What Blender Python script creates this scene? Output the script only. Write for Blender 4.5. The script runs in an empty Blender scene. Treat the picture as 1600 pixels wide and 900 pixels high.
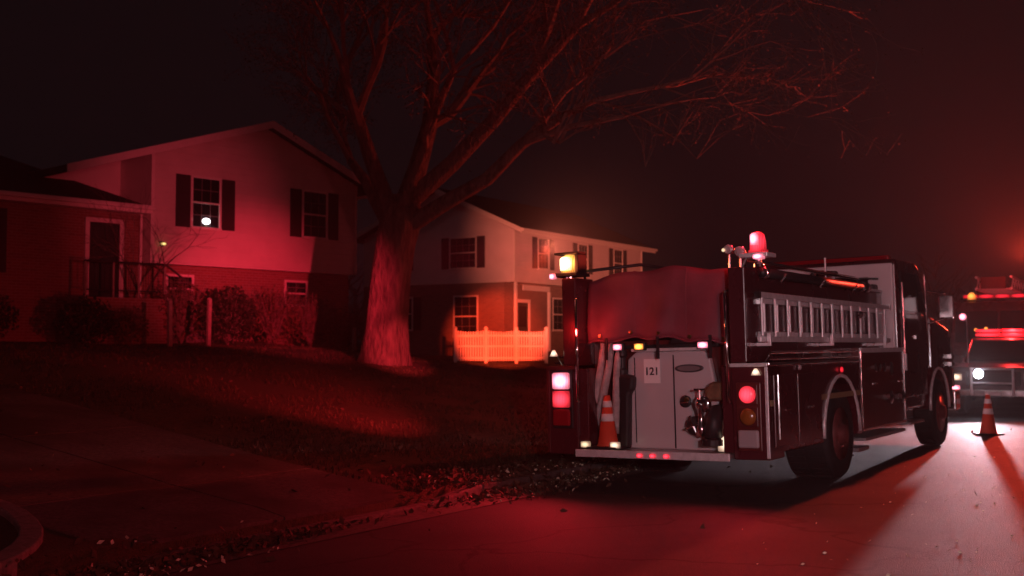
import bpy, bmesh, math, random
from mathutils import Vector, Matrix, noise
random.seed(7)
R = math.radians
scene = bpy.context.scene
COL = scene.collection

# ------------------------------------------------------------------ camera
CAM_H = 1.55
cam_data = bpy.data.cameras.new('camera')
cam = bpy.data.objects.new('camera', cam_data)
COL.objects.link(cam)
cam.location = (0, 0, CAM_H)
cam.rotation_euler = (R(90 + 2.84), 0, 0)
cam_data.sensor_width = 36.0
cam_data.lens = 1755 / 1600 * 36.0
cam_data.clip_start = 0.1
cam_data.clip_end = 2000
cam_data.dof.use_dof = True          # the soft news-camera lens, set a little short of the engine
cam_data.dof.focus_distance = 9.0
cam_data.dof.aperture_fstop = 2.2
scene.camera = cam

# ------------------------------------------------------------------ world (night sky) and a trace of moonlight
world = bpy.data.worlds.new('World')
scene.world = world
world.use_nodes = True
wn = world.node_tree.nodes
wl = world.node_tree.links
bg = wn['Background']
bg.inputs['Color'].default_value = (0.95, 0.62, 0.78, 1)
bg.inputs['Strength'].default_value = 0.0040

sun_d = bpy.data.lights.new('sun', 'SUN')
sun_d.energy = 0.012
sun_d.angle = R(10)
sun_d.color = (1, .75, .75)
sun = bpy.data.objects.new('sun', sun_d)
COL.objects.link(sun)
sun.rotation_euler = (R(48), 0, R(-40))

scene.view_settings.view_transform = 'Standard'
scene.view_settings.look = 'None'
scene.view_settings.exposure = 0.0
scene.view_settings.gamma = 1.0
scene.cycles.use_denoising = True
scene.cycles.max_bounces = 6
scene.cycles.sample_clamp_indirect = 3.0
scene.cycles.volume_bounces = 0

# ------------------------------------------------------------------ street frame: p runs along the street, m towards the houses
DX, DY = 0.5481, 0.8364
def W(p, m, z=0.0):
    return Vector((p * DX - m * DY, p * DY + m * DX, z))
def PM(x, y):
    return (x * DX + y * DY, -x * DY + y * DX)
STREET_ROT = math.atan2(DY, DX) - math.pi / 2      # turns local +Y into the street direction
KERB = 6.84

def lerp_tab(x, tab):
    if x <= tab[0][0]: return tab[0][1]
    for (a, va), (b, vb) in zip(tab, tab[1:]):
        if x <= b:
            t = (x - a) / (b - a)
            return va + (vb - va) * t
    return tab[-1][1]
def smooth(t):
    t = max(0, min(1, t)); return t * t * (3 - 2 * t)
def z_road(m):
    if m >= 1.0: return -0.025 * (m - 3.96)
    return 0.074 - 0.025 * (1.0 - m)
def z_lawn(p, m):
    q = m - KERB
    s = lerp_tab(q, [(0, 0), (1, .08), (2.5, .26), (4, .46), (6, .76), (8.6, 1.10), (10, 1.22), (12, 1.33), (17, 1.50), (30, 1.85), (200, 3.0)])
    a = 1.0 - 0.42 * smooth((p - .5 * (m - 17) - 19) / 8.0)
    n = noise.noise(Vector((p * .25, m * .25, 0))) * .05 * smooth(q / 3) + noise.noise(Vector((p * 1.1, m * 1.1, 4))) * .018 * smooth(q / 1.5)
    return 0.065 + s * a + n
def z_at(x, y):
    p, m = PM(x, y)
    return z_lawn(p, m) if m > KERB + .1 else z_road(m)

# ------------------------------------------------------------------ materials
MATS = {}
def mat(name, color, rough=.6, metal=0.0, emit=None, estr=0.0, coat=0.0, noise_amt=0.0, noise_scale=8.0, bump=0.0, bump_scale=60.0, alpha=1.0, spec=.5, trans=0.0):
    if name in MATS: return MATS[name]
    m = bpy.data.materials.new(name); m.use_nodes = True
    nt = m.node_tree; b = nt.nodes['Principled BSDF']
    b.inputs['Base Color'].default_value = (*color, 1)
    b.inputs['Roughness'].default_value = rough
    b.inputs['Metallic'].default_value = metal
    b.inputs['Coat Weight'].default_value = coat
    b.inputs['Coat Roughness'].default_value = .08
    b.inputs['Specular IOR Level'].default_value = spec
    b.inputs['Transmission Weight'].default_value = trans
    if emit:
        b.inputs['Emission Color'].default_value = (*emit, 1)
        b.inputs['Emission Strength'].default_value = estr
    tc = nt.nodes.new('ShaderNodeTexCoord')
    if noise_amt:
        n = nt.nodes.new('ShaderNodeTexNoise'); n.inputs['Scale'].default_value = noise_scale; n.inputs['Detail'].default_value = 6
        nt.links.new(tc.outputs['Object'], n.inputs['Vector'])
        r = nt.nodes.new('ShaderNodeValToRGB')
        r.color_ramp.elements[0].position = .3; r.color_ramp.elements[1].position = .72
        r.color_ramp.elements[0].color = (*[c * (1 - noise_amt) for c in color], 1)
        r.color_ramp.elements[1].color = (*[min(1, c * (1 + noise_amt)) for c in color], 1)
        nt.links.new(n.outputs['Fac'], r.inputs['Fac']); nt.links.new(r.outputs['Color'], b.inputs['Base Color'])
        mr = nt.nodes.new('ShaderNodeMapRange'); mr.inputs['To Min'].default_value = max(0, rough - .12); mr.inputs['To Max'].default_value = min(1, rough + .12)
        nt.links.new(n.outputs['Fac'], mr.inputs['Value']); nt.links.new(mr.outputs['Result'], b.inputs['Roughness'])
    if bump:
        n2 = nt.nodes.new('ShaderNodeTexNoise'); n2.inputs['Scale'].default_value = bump_scale; n2.inputs['Detail'].default_value = 8
        nt.links.new(tc.outputs['Object'], n2.inputs['Vector'])
        bu = nt.nodes.new('ShaderNodeBump'); bu.inputs['Strength'].default_value = bump; bu.inputs['Distance'].default_value = .02
        nt.links.new(n2.outputs['Fac'], bu.inputs['Height']); nt.links.new(bu.outputs['Normal'], b.inputs['Normal'])
    MATS[name] = m
    return m

def brick_mat(name, c1, c2, mortar):
    m = bpy.data.materials.new(name); m.use_nodes = True
    nt = m.node_tree; b = nt.nodes['Principled BSDF']; b.inputs['Roughness'].default_value = .85
    tc = nt.nodes.new('ShaderNodeTexCoord'); sx = nt.nodes.new('ShaderNodeSeparateXYZ'); cx = nt.nodes.new('ShaderNodeCombineXYZ')
    ad = nt.nodes.new('ShaderNodeMath')
    nt.links.new(tc.outputs['Object'], sx.inputs[0]); nt.links.new(sx.outputs['X'], ad.inputs[0]); nt.links.new(sx.outputs['Y'], ad.inputs[1])
    nt.links.new(ad.outputs[0], cx.inputs['X']); nt.links.new(sx.outputs['Z'], cx.inputs['Y'])
    br = nt.nodes.new('ShaderNodeTexBrick'); br.inputs['Scale'].default_value = 1.0
    br.inputs['Brick Width'].default_value = .22; br.inputs['Row Height'].default_value = .075; br.inputs['Mortar Size'].default_value = .008
    br.inputs['Color1'].default_value = (*c1, 1); br.inputs['Color2'].default_value = (*c2, 1); br.inputs['Mortar'].default_value = (*mortar, 1)
    nt.links.new(cx.outputs[0], br.inputs['Vector']); nt.links.new(br.outputs['Color'], b.inputs['Base Color'])
    bu = nt.nodes.new('ShaderNodeBump'); bu.inputs['Strength'].default_value = .6; bu.inputs['Distance'].default_value = .01; bu.invert = True
    nt.links.new(br.outputs['Fac'], bu.inputs['Height']); nt.links.new(bu.outputs['Normal'], b.inputs['Normal'])
    return m

def ground_mat(name, c1, c2, scale, bump, bscale, rough=.9, speck=None, c3=None, s3=.4):
    m = bpy.data.materials.new(name); m.use_nodes = True
    nt = m.node_tree; b = nt.nodes['Principled BSDF']; b.inputs['Roughness'].default_value = rough
    tc = nt.nodes.new('ShaderNodeTexCoord')
    def nz(sc, det=8):
        n = nt.nodes.new('ShaderNodeTexNoise'); n.inputs['Scale'].default_value = sc; n.inputs['Detail'].default_value = det
        nt.links.new(tc.outputs['Object'], n.inputs['Vector']); return n
    n1 = nz(scale); r = nt.nodes.new('ShaderNodeValToRGB')
    r.color_ramp.elements[0].position = .35; r.color_ramp.elements[1].position = .65
    r.color_ramp.elements[0].color = (*c1, 1); r.color_ramp.elements[1].color = (*c2, 1)
    nt.links.new(n1.outputs['Fac'], r.inputs['Fac']); out = r.outputs['Color']
    if c3:
        n3 = nz(s3, 4); r3 = nt.nodes.new('ShaderNodeValToRGB'); r3.color_ramp.elements[0].position = .42; r3.color_ramp.elements[1].position = .62
        nt.links.new(n3.outputs['Fac'], r3.inputs['Fac'])
        mx = nt.nodes.new('ShaderNodeMix'); mx.data_type = 'RGBA'
        nt.links.new(r3.outputs['Color'], mx.inputs[0]); nt.links.new(out, mx.inputs[6]); mx.inputs[7].default_value = (*c3, 1); out = mx.outputs[2]
    nt.links.new(out, b.inputs['Base Color'])
    n2 = nz(bscale); bu = nt.nodes.new('ShaderNodeBump'); bu.inputs['Strength'].default_value = bump; bu.inputs['Distance'].default_value = .03
    nt.links.new(n2.outputs['Fac'], bu.inputs['Height']); nt.links.new(bu.outputs['Normal'], b.inputs['Normal'])
    if speck:
        v = nt.nodes.new('ShaderNodeTexVoronoi'); v.inputs['Scale'].default_value = 9
        nt.links.new(tc.outputs['Object'], v.inputs['Vector'])
        mr = nt.nodes.new('ShaderNodeMapRange'); mr.inputs['From Min'].default_value = 0.02; mr.inputs['From Max'].default_value = .07
        mr.inputs['To Min'].default_value = .12; mr.inputs['To Max'].default_value = rough
        nt.links.new(v.outputs['Distance'], mr.inputs['Value']); nt.links.new(mr.outputs['Result'], b.inputs['Roughness'])
    return m

M_ASPHALT = ground_mat('asphalt', (.045, .043, .045), (.085, .08, .082), 90, .9, 130, .72, True, (.035, .034, .036), .5)
def cracks(m, sc, amt):
    nt = m.node_tree; b = nt.nodes['Principled BSDF']; src_ = b.inputs['Base Color'].links[0].from_socket
    tc = [n for n in nt.nodes if n.type == 'TEX_COORD'][0]
    nz = nt.nodes.new('ShaderNodeTexNoise'); nz.inputs['Scale'].default_value = 1.4; nz.inputs['Detail'].default_value = 8; nt.links.new(tc.outputs['Object'], nz.inputs['Vector'])
    ad = nt.nodes.new('ShaderNodeMix'); ad.data_type = 'RGBA'; ad.blend_type = 'ADD'; ad.inputs[0].default_value = .9
    nt.links.new(tc.outputs['Object'], ad.inputs[6]); nt.links.new(nz.outputs['Color'], ad.inputs[7])
    v = nt.nodes.new('ShaderNodeTexVoronoi'); v.feature = 'DISTANCE_TO_EDGE'; v.inputs['Scale'].default_value = sc; nt.links.new(ad.outputs[2], v.inputs['Vector'])
    mr = nt.nodes.new('ShaderNodeMapRange'); mr.inputs['From Min'].default_value = .001; mr.inputs['From Max'].default_value = .012; mr.inputs['To Min'].default_value = amt; mr.inputs['To Max'].default_value = 0
    nt.links.new(v.outputs['Distance'], mr.inputs['Value'])
    mx = nt.nodes.new('ShaderNodeMix'); mx.data_type = 'RGBA'; nt.links.new(mr.outputs['Result'], mx.inputs[0]); nt.links.new(src_, mx.inputs[6]); mx.inputs[7].default_value = (.012, .011, .012, 1)
    nt.links.new(mx.outputs[2], b.inputs['Base Color'])
cracks(M_ASPHALT, .33, .85)
M_CONC = ground_mat('driveway_concrete', (.075, .068, .06), (.13, .12, .11), 25, .5, 120, .9, None, (.05, .045, .035), 1.1)
M_KERB = ground_mat('kerb_concrete', (.09, .085, .08), (.15, .14, .13), 20, .3, 90, .85)
M_LAWN = ground_mat('lawn_soil', (.030, .034, .014), (.075, .065, .030), 14, 1.0, 60, .95, None, (.085, .060, .035), .35)
M_GRASS = mat('grass_blade', (.065, .062, .026), .8, noise_amt=.5, noise_scale=1.2)
M_SIDING = mat('cream_siding', (.62, .57, .54), .65, noise_amt=.06, noise_scale=2, bump=.1, bump_scale=30)
M_SIDING2 = mat('white_siding', (.66, .60, .62), .65, noise_amt=.06, noise_scale=2, bump=.1, bump_scale=30)
M_TRIM = mat('white_trim', (.72, .68, .66), .5, noise_amt=.05)
M_BRICK = brick_mat('red_brick', (.26, .10, .08), (.20, .075, .06), (.28, .25, .23))
M_BRICK2 = brick_mat('brown_brick', (.24, .13, .10), (.17, .09, .075), (.28, .25, .23))
M_ROOF = mat('roof_shingle', (.035, .033, .036), .9, noise_amt=.4, noise_scale=20, bump=.5, bump_scale=40)
M_SHUT = mat('dark_shutter', (.035, .025, .03), .55, noise_amt=.2)
M_GLASS = mat('window_glass', (.015, .013, .016), .08, spec=.6)
M_DOOR = mat('dark_green_door', (.02, .035, .03), .5, noise_amt=.2)
M_WOOD = mat('weathered_wood', (.30, .25, .22), .8, noise_amt=.25, noise_scale=12, bump=.4)
M_IRON = mat('black_iron', (.03, .03, .03), .5)
M_BARK = mat('tree_bark', (.12, .095, .08), .95, noise_amt=.5, noise_scale=7, bump=1.0, bump_scale=14)
def bark():
    nt = M_BARK.node_tree; mp = nt.nodes.new('ShaderNodeMapping'); mp.inputs['Scale'].default_value = (1.3, 1.3, .38)
    tc = [n for n in nt.nodes if n.type == 'TEX_COORD'][0]; nt.links.new(tc.outputs['Object'], mp.inputs['Vector'])
    for n in nt.nodes:
        if n.type == 'TEX_NOISE': nt.links.new(mp.outputs[0], n.inputs['Vector'])
        if n.type == 'BUMP': n.inputs['Distance'].default_value = .09
bark()
M_TWIG = mat('twig', (.15, .12, .10), .9, noise_amt=.3)
M_DEAD = mat('dead_leaf', (.085, .062, .04), .8, noise_amt=.5, noise_scale=9)
M_SHRUB = mat('evergreen_leaf', (.035, .05, .025), .6, noise_amt=.4, noise_scale=5)
M_VINYL = mat('white_vinyl', (.80, .78, .76), .4, noise_amt=.03)
M_RED = mat('engine_red_paint', (.080, .016, .022), .28, coat=.7, noise_amt=.12, noise_scale=1.5)
M_REDD = mat('engine_maroon_panel', (.11, .02, .02), .35, coat=.4, noise_amt=.2, noise_scale=2)
M_WHITEP = mat('white_paint', (.60, .54, .56), .35, coat=.3, noise_amt=.06, noise_scale=2, bump=.05, bump_scale=5)
M_CABW = mat('cab_white_paint', (.82, .76, .78), .35, coat=.4, noise_amt=.10, noise_scale=2)
M_CHROME = mat('chrome', (.82, .80, .80), .16, 1.0, noise_amt=.08)
M_ALU = mat('brushed_aluminium', (.86, .84, .86), .38, .3, noise_amt=.12, noise_scale=20)
M_TREAD = mat('tread_plate', (.40, .39, .40), .4, .8, noise_amt=.2, noise_scale=30, bump=.4, bump_scale=50)
M_RUBBER = mat('tyre_rubber', (.018, .017, .018), .75, noise_amt=.3, noise_scale=10, bump=.3)
M_BLACK = mat('black_plastic', (.018, .018, .02), .5, noise_amt=.2)
M_DARK = mat('dark_recess', (.02, .016, .018), .8)
M_TARP = mat('red_vinyl_cover', (.27, .05, .075), .6, noise_amt=.3, noise_scale=2.2, bump=.9, bump_scale=3.5)
M_CONE = mat('cone_orange', (.60, .075, .035), .5, noise_amt=.12)
M_COLLAR = mat('cone_reflective_band', (.80, .76, .76), .35)
M_HOSE = mat('hose_canvas', (.50, .42, .42), .8, noise_amt=.25, noise_scale=15, bump=.4)
M_BAG = mat('brown_canvas', (.20, .11, .06), .85, noise_amt=.4, bump=.6, bump_scale=12)
M_BRASS = mat('brass', (.55, .42, .18), .3, 1.0)
M_STRIPE = mat('reflective_stripe', (.75, .70, .55), .35)
def lamp(name, c, s, axes='xz'):
    if name in MATS: return MATS[name]
    m = mat(name, (c[0] * .5, c[1] * .5, c[2] * .5), .3, emit=c, estr=s)
    nt = m.node_tree; b = nt.nodes['Principled BSDF']
    tc = nt.nodes.new('ShaderNodeTexCoord'); sp = nt.nodes.new('ShaderNodeSeparateXYZ'); cb = nt.nodes.new('ShaderNodeCombineXYZ')
    nt.links.new(tc.outputs['Generated'], sp.inputs[0]); nt.links.new(sp.outputs['X'], cb.inputs['X']); nt.links.new(sp.outputs['Z'], cb.inputs['Y'])
    ds = nt.nodes.new('ShaderNodeVectorMath'); ds.operation = 'DISTANCE'; nt.links.new(cb.outputs[0], ds.inputs[0]); ds.inputs[1].default_value = (.5, .5, 0)
    mr = nt.nodes.new('ShaderNodeMapRange'); mr.interpolation_type = 'SMOOTHSTEP'; mr.inputs['From Min'].default_value = .05; mr.inputs['From Max'].default_value = .62
    mr.inputs['To Min'].default_value = s * 2.2; mr.inputs['To Max'].default_value = s * .28
    nt.links.new(ds.outputs['Value'], mr.inputs['Value'])
    wv = nt.nodes.new('ShaderNodeTexWave'); wv.inputs['Scale'].default_value = 3.5; wv.inputs['Distortion'].default_value = 1.5; nt.links.new(tc.outputs['Generated'], wv.inputs['Vector'])
    m2 = nt.nodes.new('ShaderNodeMapRange'); m2.inputs['To Min'].default_value = .6; m2.inputs['To Max'].default_value = 1.15; nt.links.new(wv.outputs['Fac'], m2.inputs['Value'])
    mu = nt.nodes.new('ShaderNodeMath'); mu.operation = 'MULTIPLY'; nt.links.new(mr.outputs['Result'], mu.inputs[0]); nt.links.new(m2.outputs['Result'], mu.inputs[1])
    nt.links.new(mu.outputs[0], b.inputs['Emission Strength'])
    return m
E_RED = lamp('lit_red_lens', (1, .04, .065), 1.6)
E_REDHOT = lamp('lit_red_hot', (1, .26, .36), 2.8)
E_REDDIM = lamp('lit_red_dim', (1, .02, .04), .75)
E_AMBER = lamp('lit_amber_lens', (1, .36, .06), 2.6)
E_AMBERD = lamp('lit_amber_dim', (1, .30, .05), 1.3)
E_WHITE = lamp('lit_white_lens', (1, .93, .96), 14)
E_WARM = lamp('lit_warm_lamp', (1, .72, .52), 1.0)
E_WARM2 = lamp('lit_warm_small', (1, .74, .45), .8)
E_BLUE = lamp('lit_blue_spark', (.25, .3, 1), .8)
L_AMBOFF = mat('amber_lens_off', (.30, .10, .02), .25, coat=.6)
L_CLEAR = mat('clear_lens_off', (.42, .36, .38), .2, coat=.6)
L_REDOFF = mat('red_lens_off', (.35, .01, .02), .2, coat=.6)

# ------------------------------------------------------------------ mesh builder
class MB:
    def __init__(s): s.v = []; s.f = []; s.M = Matrix.Identity(4)
    def add(s, vs, fs):
        o = len(s.v); s.v += [tuple(s.M @ Vector(v)) for v in vs]; s.f += [tuple(i + o for i in f) for f in fs]; return s
    def box(s, x0, x1, y0, y1, z0, z1):
        if x0 > x1: x0, x1 = x1, x0
        if y0 > y1: y0, y1 = y1, y0
        if z0 > z1: z0, z1 = z1, z0
        return s.add([(x0, y0, z0), (x1, y0, z0), (x1, y1, z0), (x0, y1, z0), (x0, y0, z1), (x1, y0, z1), (x1, y1, z1), (x0, y1, z1)],
                     [(0, 3, 2, 1), (4, 5, 6, 7), (0, 1, 5, 4), (1, 2, 6, 5), (2, 3, 7, 6), (3, 0, 4, 7)])
    def prism(s, pts, a, b, axis='y'):
        n = len(pts)
        def mk(p, t):
            if axis == 'y': return (p[0], t, p[1])
            if axis == 'x': return (t, p[0], p[1])
            return (p[0], p[1], t)
        vs = [mk(p, a) for p in pts] + [mk(p, b) for p in pts]
        fs = [tuple(range(n)), tuple(range(2 * n - 1, n - 1, -1))] + [(i, n + i, n + (i + 1) % n, (i + 1) % n) for i in range(n)]
        return s.add(vs, fs)
    def tube(s, pts, r, n=8, cap=True):
        pts = [Vector(p) for p in pts]; rs = r if isinstance(r, (list, tuple)) else [r] * len(pts)
        o = []; vs = []; fs = []
        up = None
        for i, p in enumerate(pts):
            t = (pts[min(i + 1, len(pts) - 1)] - pts[max(i - 1, 0)])
            if t.length < 1e-6: t = Vector((0, 0, 1))
            t.normalize()
            if up is None:
                a = Vector((0, 0, 1)) if abs(t.z) < .9 else Vector((1, 0, 0)); up = t.cross(a).normalized()
            else:
                up = (up - t * up.dot(t))
                if up.length < 1e-4: up = t.cross(Vector((0, 1, .3)))
                up.normalize()
            w = t.cross(up)
            for k in range(n):
                an = 2 * math.pi * k / n
                vs.append(tuple(p + (up * math.cos(an) + w * math.sin(an)) * rs[i]))
        for i in range(len(pts) - 1):
            for k in range(n):
                fs.append((i * n + k, i * n + (k + 1) % n, (i + 1) * n + (k + 1) % n, (i + 1) * n + k))
        if cap:
            fs.append(tuple(range(n - 1, -1, -1))); fs.append(tuple((len(pts) - 1) * n + k for k in range(n)))
        return s.add(vs, fs)
    def lathe(s, prof, c, n=24, axis='z'):
        vs = []; fs = []
        for (r, h) in prof:
            for k in range(n):
                a = 2 * math.pi * k / n; x, y = r * math.cos(a), r * math.sin(a)
                if axis == 'z': v = (c[0] + x, c[1] + y, c[2] + h)
                elif axis == 'y': v = (c[0] + x, c[1] + h, c[2] + y)
                else: v = (c[0] + h, c[1] + x, c[2] + y)
                vs.append(v)
        for i in range(len(prof) - 1):
            for k in range(n):
                fs.append((i * n + k, i * n + (k + 1) % n, (i + 1) * n + (k + 1) % n, (i + 1) * n + k))
        fs.append(tuple(range(n))); fs.append(tuple((len(prof) - 1) * n + k for k in range(n)))
        return s.add(vs, fs)
    def build(s, name, m, parent=None, bevel=0.0, smooth_=False, segs=2, label=None, kind=None):
        me = bpy.data.meshes.new(name); me.from_pydata(s.v, [], s.f); me.update()
        bm = bmesh.new(); bm.from_mesh(me); bmesh.ops.recalc_face_normals(bm, faces=bm.faces); bm.to_mesh(me); bm.free()
        o = bpy.data.objects.new(name, me); COL.objects.link(o); me.materials.append(m)
        if parent: o.parent = parent
        if smooth_:
            for p in me.polygons: p.use_smooth = True
        if bevel:
            b = o.modifiers.new('bevel', 'BEVEL'); b.width = bevel; b.segments = segs; b.limit_method = 'ANGLE'; b.angle_limit = R(40)
        if label: o['label'] = label
        if kind: o['kind'] = kind
        return o

def raw(name, vs, fs, m, parent=None, smooth_=False):
    me = bpy.data.meshes.new(name); me.from_pydata(vs, [], fs); me.update(); me.materials.append(m)
    o = bpy.data.objects.new(name, me); COL.objects.link(o)
    if parent: o.parent = parent
    if smooth_:
        for p in me.polygons: p.use_smooth = True
    return o
def thing(name, label, cat, loc=(0, 0, 0), rot=(0, 0, 0), group=None):
    o = bpy.data.objects.new(name, None); COL.objects.link(o); o.empty_display_size = .3
    o.location = loc; o.rotation_euler = rot
    o['label'] = label; o['category'] = cat
    if group: o['group'] = group
    return o
def tag(o, label, cat, group=None):
    o['label'] = label; o['category'] = cat
    if group: o['group'] = group
    return o
def B(name, m, parent, x0, x1, y0, y1, z0, z1, bevel=0.004, **k):
    return MB().box(x0, x1, y0, y1, z0, z1).build(name, m, parent, bevel=bevel, **k)
def text(name, body, size, m, parent, loc, rot, depth=.002, align='CENTER'):
    c = bpy.data.curves.new(name, 'FONT'); c.body = body; c.size = size; c.extrude = depth; c.align_x = align; c.align_y = 'CENTER'; c.offset = size * .02
    t = bpy.data.objects.new('tmp', c); COL.objects.link(t)
    dg = bpy.context.evaluated_depsgraph_get(); me = bpy.data.meshes.new_from_object(t.evaluated_get(dg))
    bpy.data.objects.remove(t)
    me.materials.clear(); me.materials.append(m)
    o = bpy.data.objects.new(name, me); COL.objects.link(o); o.parent = parent; o.location = loc; o.rotation_euler = rot
    return o
def light(name, kind, parent, loc, color, energy, radius=.05, target=None, angle=60, blend=.5):
    d = bpy.data.lights.new(name, kind); d.energy = energy; d.color = color
    d.shadow_soft_size = radius
    if kind == 'SPOT': d.spot_size = R(angle); d.spot_blend = blend
    o = bpy.data.objects.new(name, d); COL.objects.link(o)
    o.location = loc
    if target is not None:
        v = Vector(target) - Vector(loc); o.rotation_euler = v.to_track_quat('-Z', 'Y').to_euler()
    return o

# ------------------------------------------------------------------ THE GROUND
def grid(name, ps, ms, zf, m, kind='structure'):
    vs = [tuple(W(p, q, zf(p, q))) for p in ps for q in ms]
    n = len(ms); fs = [(i * n + j, (i + 1) * n + j, (i + 1) * n + j + 1, i * n + j + 1) for i in range(len(ps) - 1) for j in range(n - 1)]
    fs = [f[::-1] for f in fs]
    o = raw(name, vs, fs, m, smooth_=True)
    # make normals point up
    if o.data.polygons[0].normal.z < 0: o.data.flip_normals()
    o['kind'] = kind
    return o
def rng(a, b, s):
    out = []; x = a
    while x < b: out.append(x); x += s
    out.append(b); return out

ground = raw('ground', [(-700, -300, -.35), (700, -300, -.35), (700, 900, -.35), (-700, 900, -.35)], [(0, 1, 2, 3)], M_LAWN)
ground['kind'] = 'structure'
psr = rng(-20, 60, 1.0) + rng(65, 300, 15)
road = grid('road', psr, rng(-2.2, KERB - .45, .4) , lambda p, q: z_road(q), M_ASPHALT)
gutter = grid('gutter', rng(-20, 60, 1.0) + rng(65, 300, 15), [KERB - .45 - .02, KERB - .2, KERB + .22], lambda p, q: z_road(q) + .006 - .01 * (q - (KERB - .45)), M_KERB)
DRV0, DRV1 = 5.2, 9.0
def drive_lower(p, q):     # lawn sinks under the driveway slabs
    return .05 if (DRV0 - .35 < p < DRV1 + .35) else 0.0
lawn = grid('lawn', rng(-20, 3.5, .5) + rng(3.75, 10, .25) + rng(10.5, 60, .5) + rng(65, 300, 15),
            [KERB + .139, KERB + .14] + rng(KERB + .35, KERB + 22, .35) + rng(KERB + 25, KERB + 150, 12),
            lambda p, q: -.2 if q < KERB + .1395 else z_lawn(p, q) - (.05 if DRV0 + .35 < p < DRV1 - .35 else 0), M_LAWN)
lawn2 = grid('verge', psr, [-60, -20, -8, -2.34], lambda p, q: .13 + .02 * abs(q + 2.3), M_LAWN)

# kerb stones: lifted lengths of concrete with a dropped section at the driveway
kerb = thing('kerb', '', ''); del kerb['label']; del kerb['category']; kerb['kind'] = 'structure'
def kerb_piece(p0, p1, h0, h1, m0=KERB, w=.15):
    b = MB(); zb = -.12
    z0, z1 = z_road(KERB) + h0, z_road(KERB) + h1
    vs = [W(p0, m0, zb), W(p0, m0 + w, zb), W(p0, m0 + w, z0), W(p0, m0 + .02, z0), W(p1, m0, zb), W(p1, m0 + w, zb), W(p1, m0 + w, z1), W(p1, m0 + .02, z1)]
    b.add(vs, [(0, 1, 2, 3), (7, 6, 5, 4), (0, 4, 5, 1), (1, 5, 6, 2), (2, 6, 7, 3), (3, 7, 4, 0)])
    return b.build('kerb_stone', M_KERB, kerb, bevel=.018)
p = -12.0
while p < 70:
    L = 3.0
    if not (p + L > DRV0 - .9 and p < DRV1 + .9): kerb_piece(p + .006, p + L - .006, .13, .13)
    p += L
kerb_piece(DRV1 + .0, DRV1 + .9, .035, .13); kerb_piece(DRV1 + .91, 12 - .006, .13, .13)
kerb_piece(DRV0 + .0, DRV1 - .01, .035, .035)
for (a, b_) in ((-2.2, -2.35),):
    pass
# curved kerb return at the near side of the driveway
kr = MB(); arc = []
for i in range(11):
    a = R(8 + i * 8.6); arc.append((a, 0.95))
inner = []; outer = []
cp, cm = 3.6, 8.55
for a, rr in arc:
    pp, mm = cp + math.sin(a) * 1.85, cm - math.cos(a) * 1.85
    pi_, mi_ = cp + math.sin(a) * 1.68, cm - math.cos(a) * 1.68
    outer.append((pp, mm)); inner.append((pi_, mi_))
vs = []; fs = []
for (po, mo), (pi_, mi_) in zip(outer, inner):
    zt = max(.06, z_lawn(po, mo)) + .05
    vs += [W(po, mo, -.1), W(po, mo, zt), W(pi_, mi_, zt + .008), W(pi_, mi_, -.1)]
for i in range(len(outer) - 1):
    for k in range(4): fs.append((i * 4 + k, i * 4 + (k + 1) % 4, i * 4 + 4 + (k + 1) % 4, i * 4 + 4 + k))
fs += [(0, 1, 2, 3), tuple(4 * (len(outer) - 1) + k for k in (3, 2, 1, 0))]
kr.add(vs, fs); kr.build('kerb_return', ground_mat('pale_kerb', (.17, .16, .15), (.26, .24, .23), 20, .3, 90, .85), kerb, bevel=.015, smooth_=False)

drive = thing('driveway', '', ''); del drive['label']; del drive['category']; drive['kind'] = 'structure'
def slab(p0, p1, m0, m1, flare0=0, flare1=0):
    n = 4; vs = []; fs = []
    for i in range(n + 1):
        for j in range(n + 1):
            f = 1 - i / n
            mm = m0 + (m1 - m0) * i / n
            a, b_ = p0 - flare0 * f, p1 + flare1 * f
            pp = a + (b_ - a) * j / n
            zz = lerp_tab(mm - KERB, [(.1, z_road(KERB) + .045 - .065 + .02), (1.5, 0.02), (3, 0.03)]) if mm < KERB + .4 else None
            z = z_lawn(pp, mm) + (.014 if mm > KERB + .5 else -.02)
            vs.append(W(pp, mm, z))
    base = len(vs); vs2 = [v - Vector((0, 0, .1)) for v in vs]
    for i in range(n):
        for j in range(n):
            q = (i * (n + 1) + j, i * (n + 1) + j + 1, (i + 1) * (n + 1) + j + 1, (i + 1) * (n + 1) + j)
            fs.append(q)
    edge = [j for j in range(n + 1)] + [i * (n + 1) + n for i in range(1, n + 1)] + [n * (n + 1) + j for j in range(n - 1, -1, -1)] + [i * (n + 1) for i in range(n - 1, 0, -1)]
    for k in range(len(edge)):
        a, b_ = edge[k], edge[(k + 1) % len(edge)]
        fs.append((a, b_, b_ + base, a + base))
    MB().add(vs + vs2, fs).build('slab', M_CONC, drive, smooth_=False)
mm = KERB + .16; i = 0
while mm < KERB + 15:
    L = 1.4 if i == 0 else 2.6
    fl = .55 if i == 0 else 0
    mid = (DRV0 + DRV1) / 2
    slab(DRV0 + .1, mid - .012, mm, mm + L - .025, 0, 0)
    slab(mid + .012, DRV1 - .1, mm, mm + L - .025, 0, 0)
    mm += L; i += 1

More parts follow.
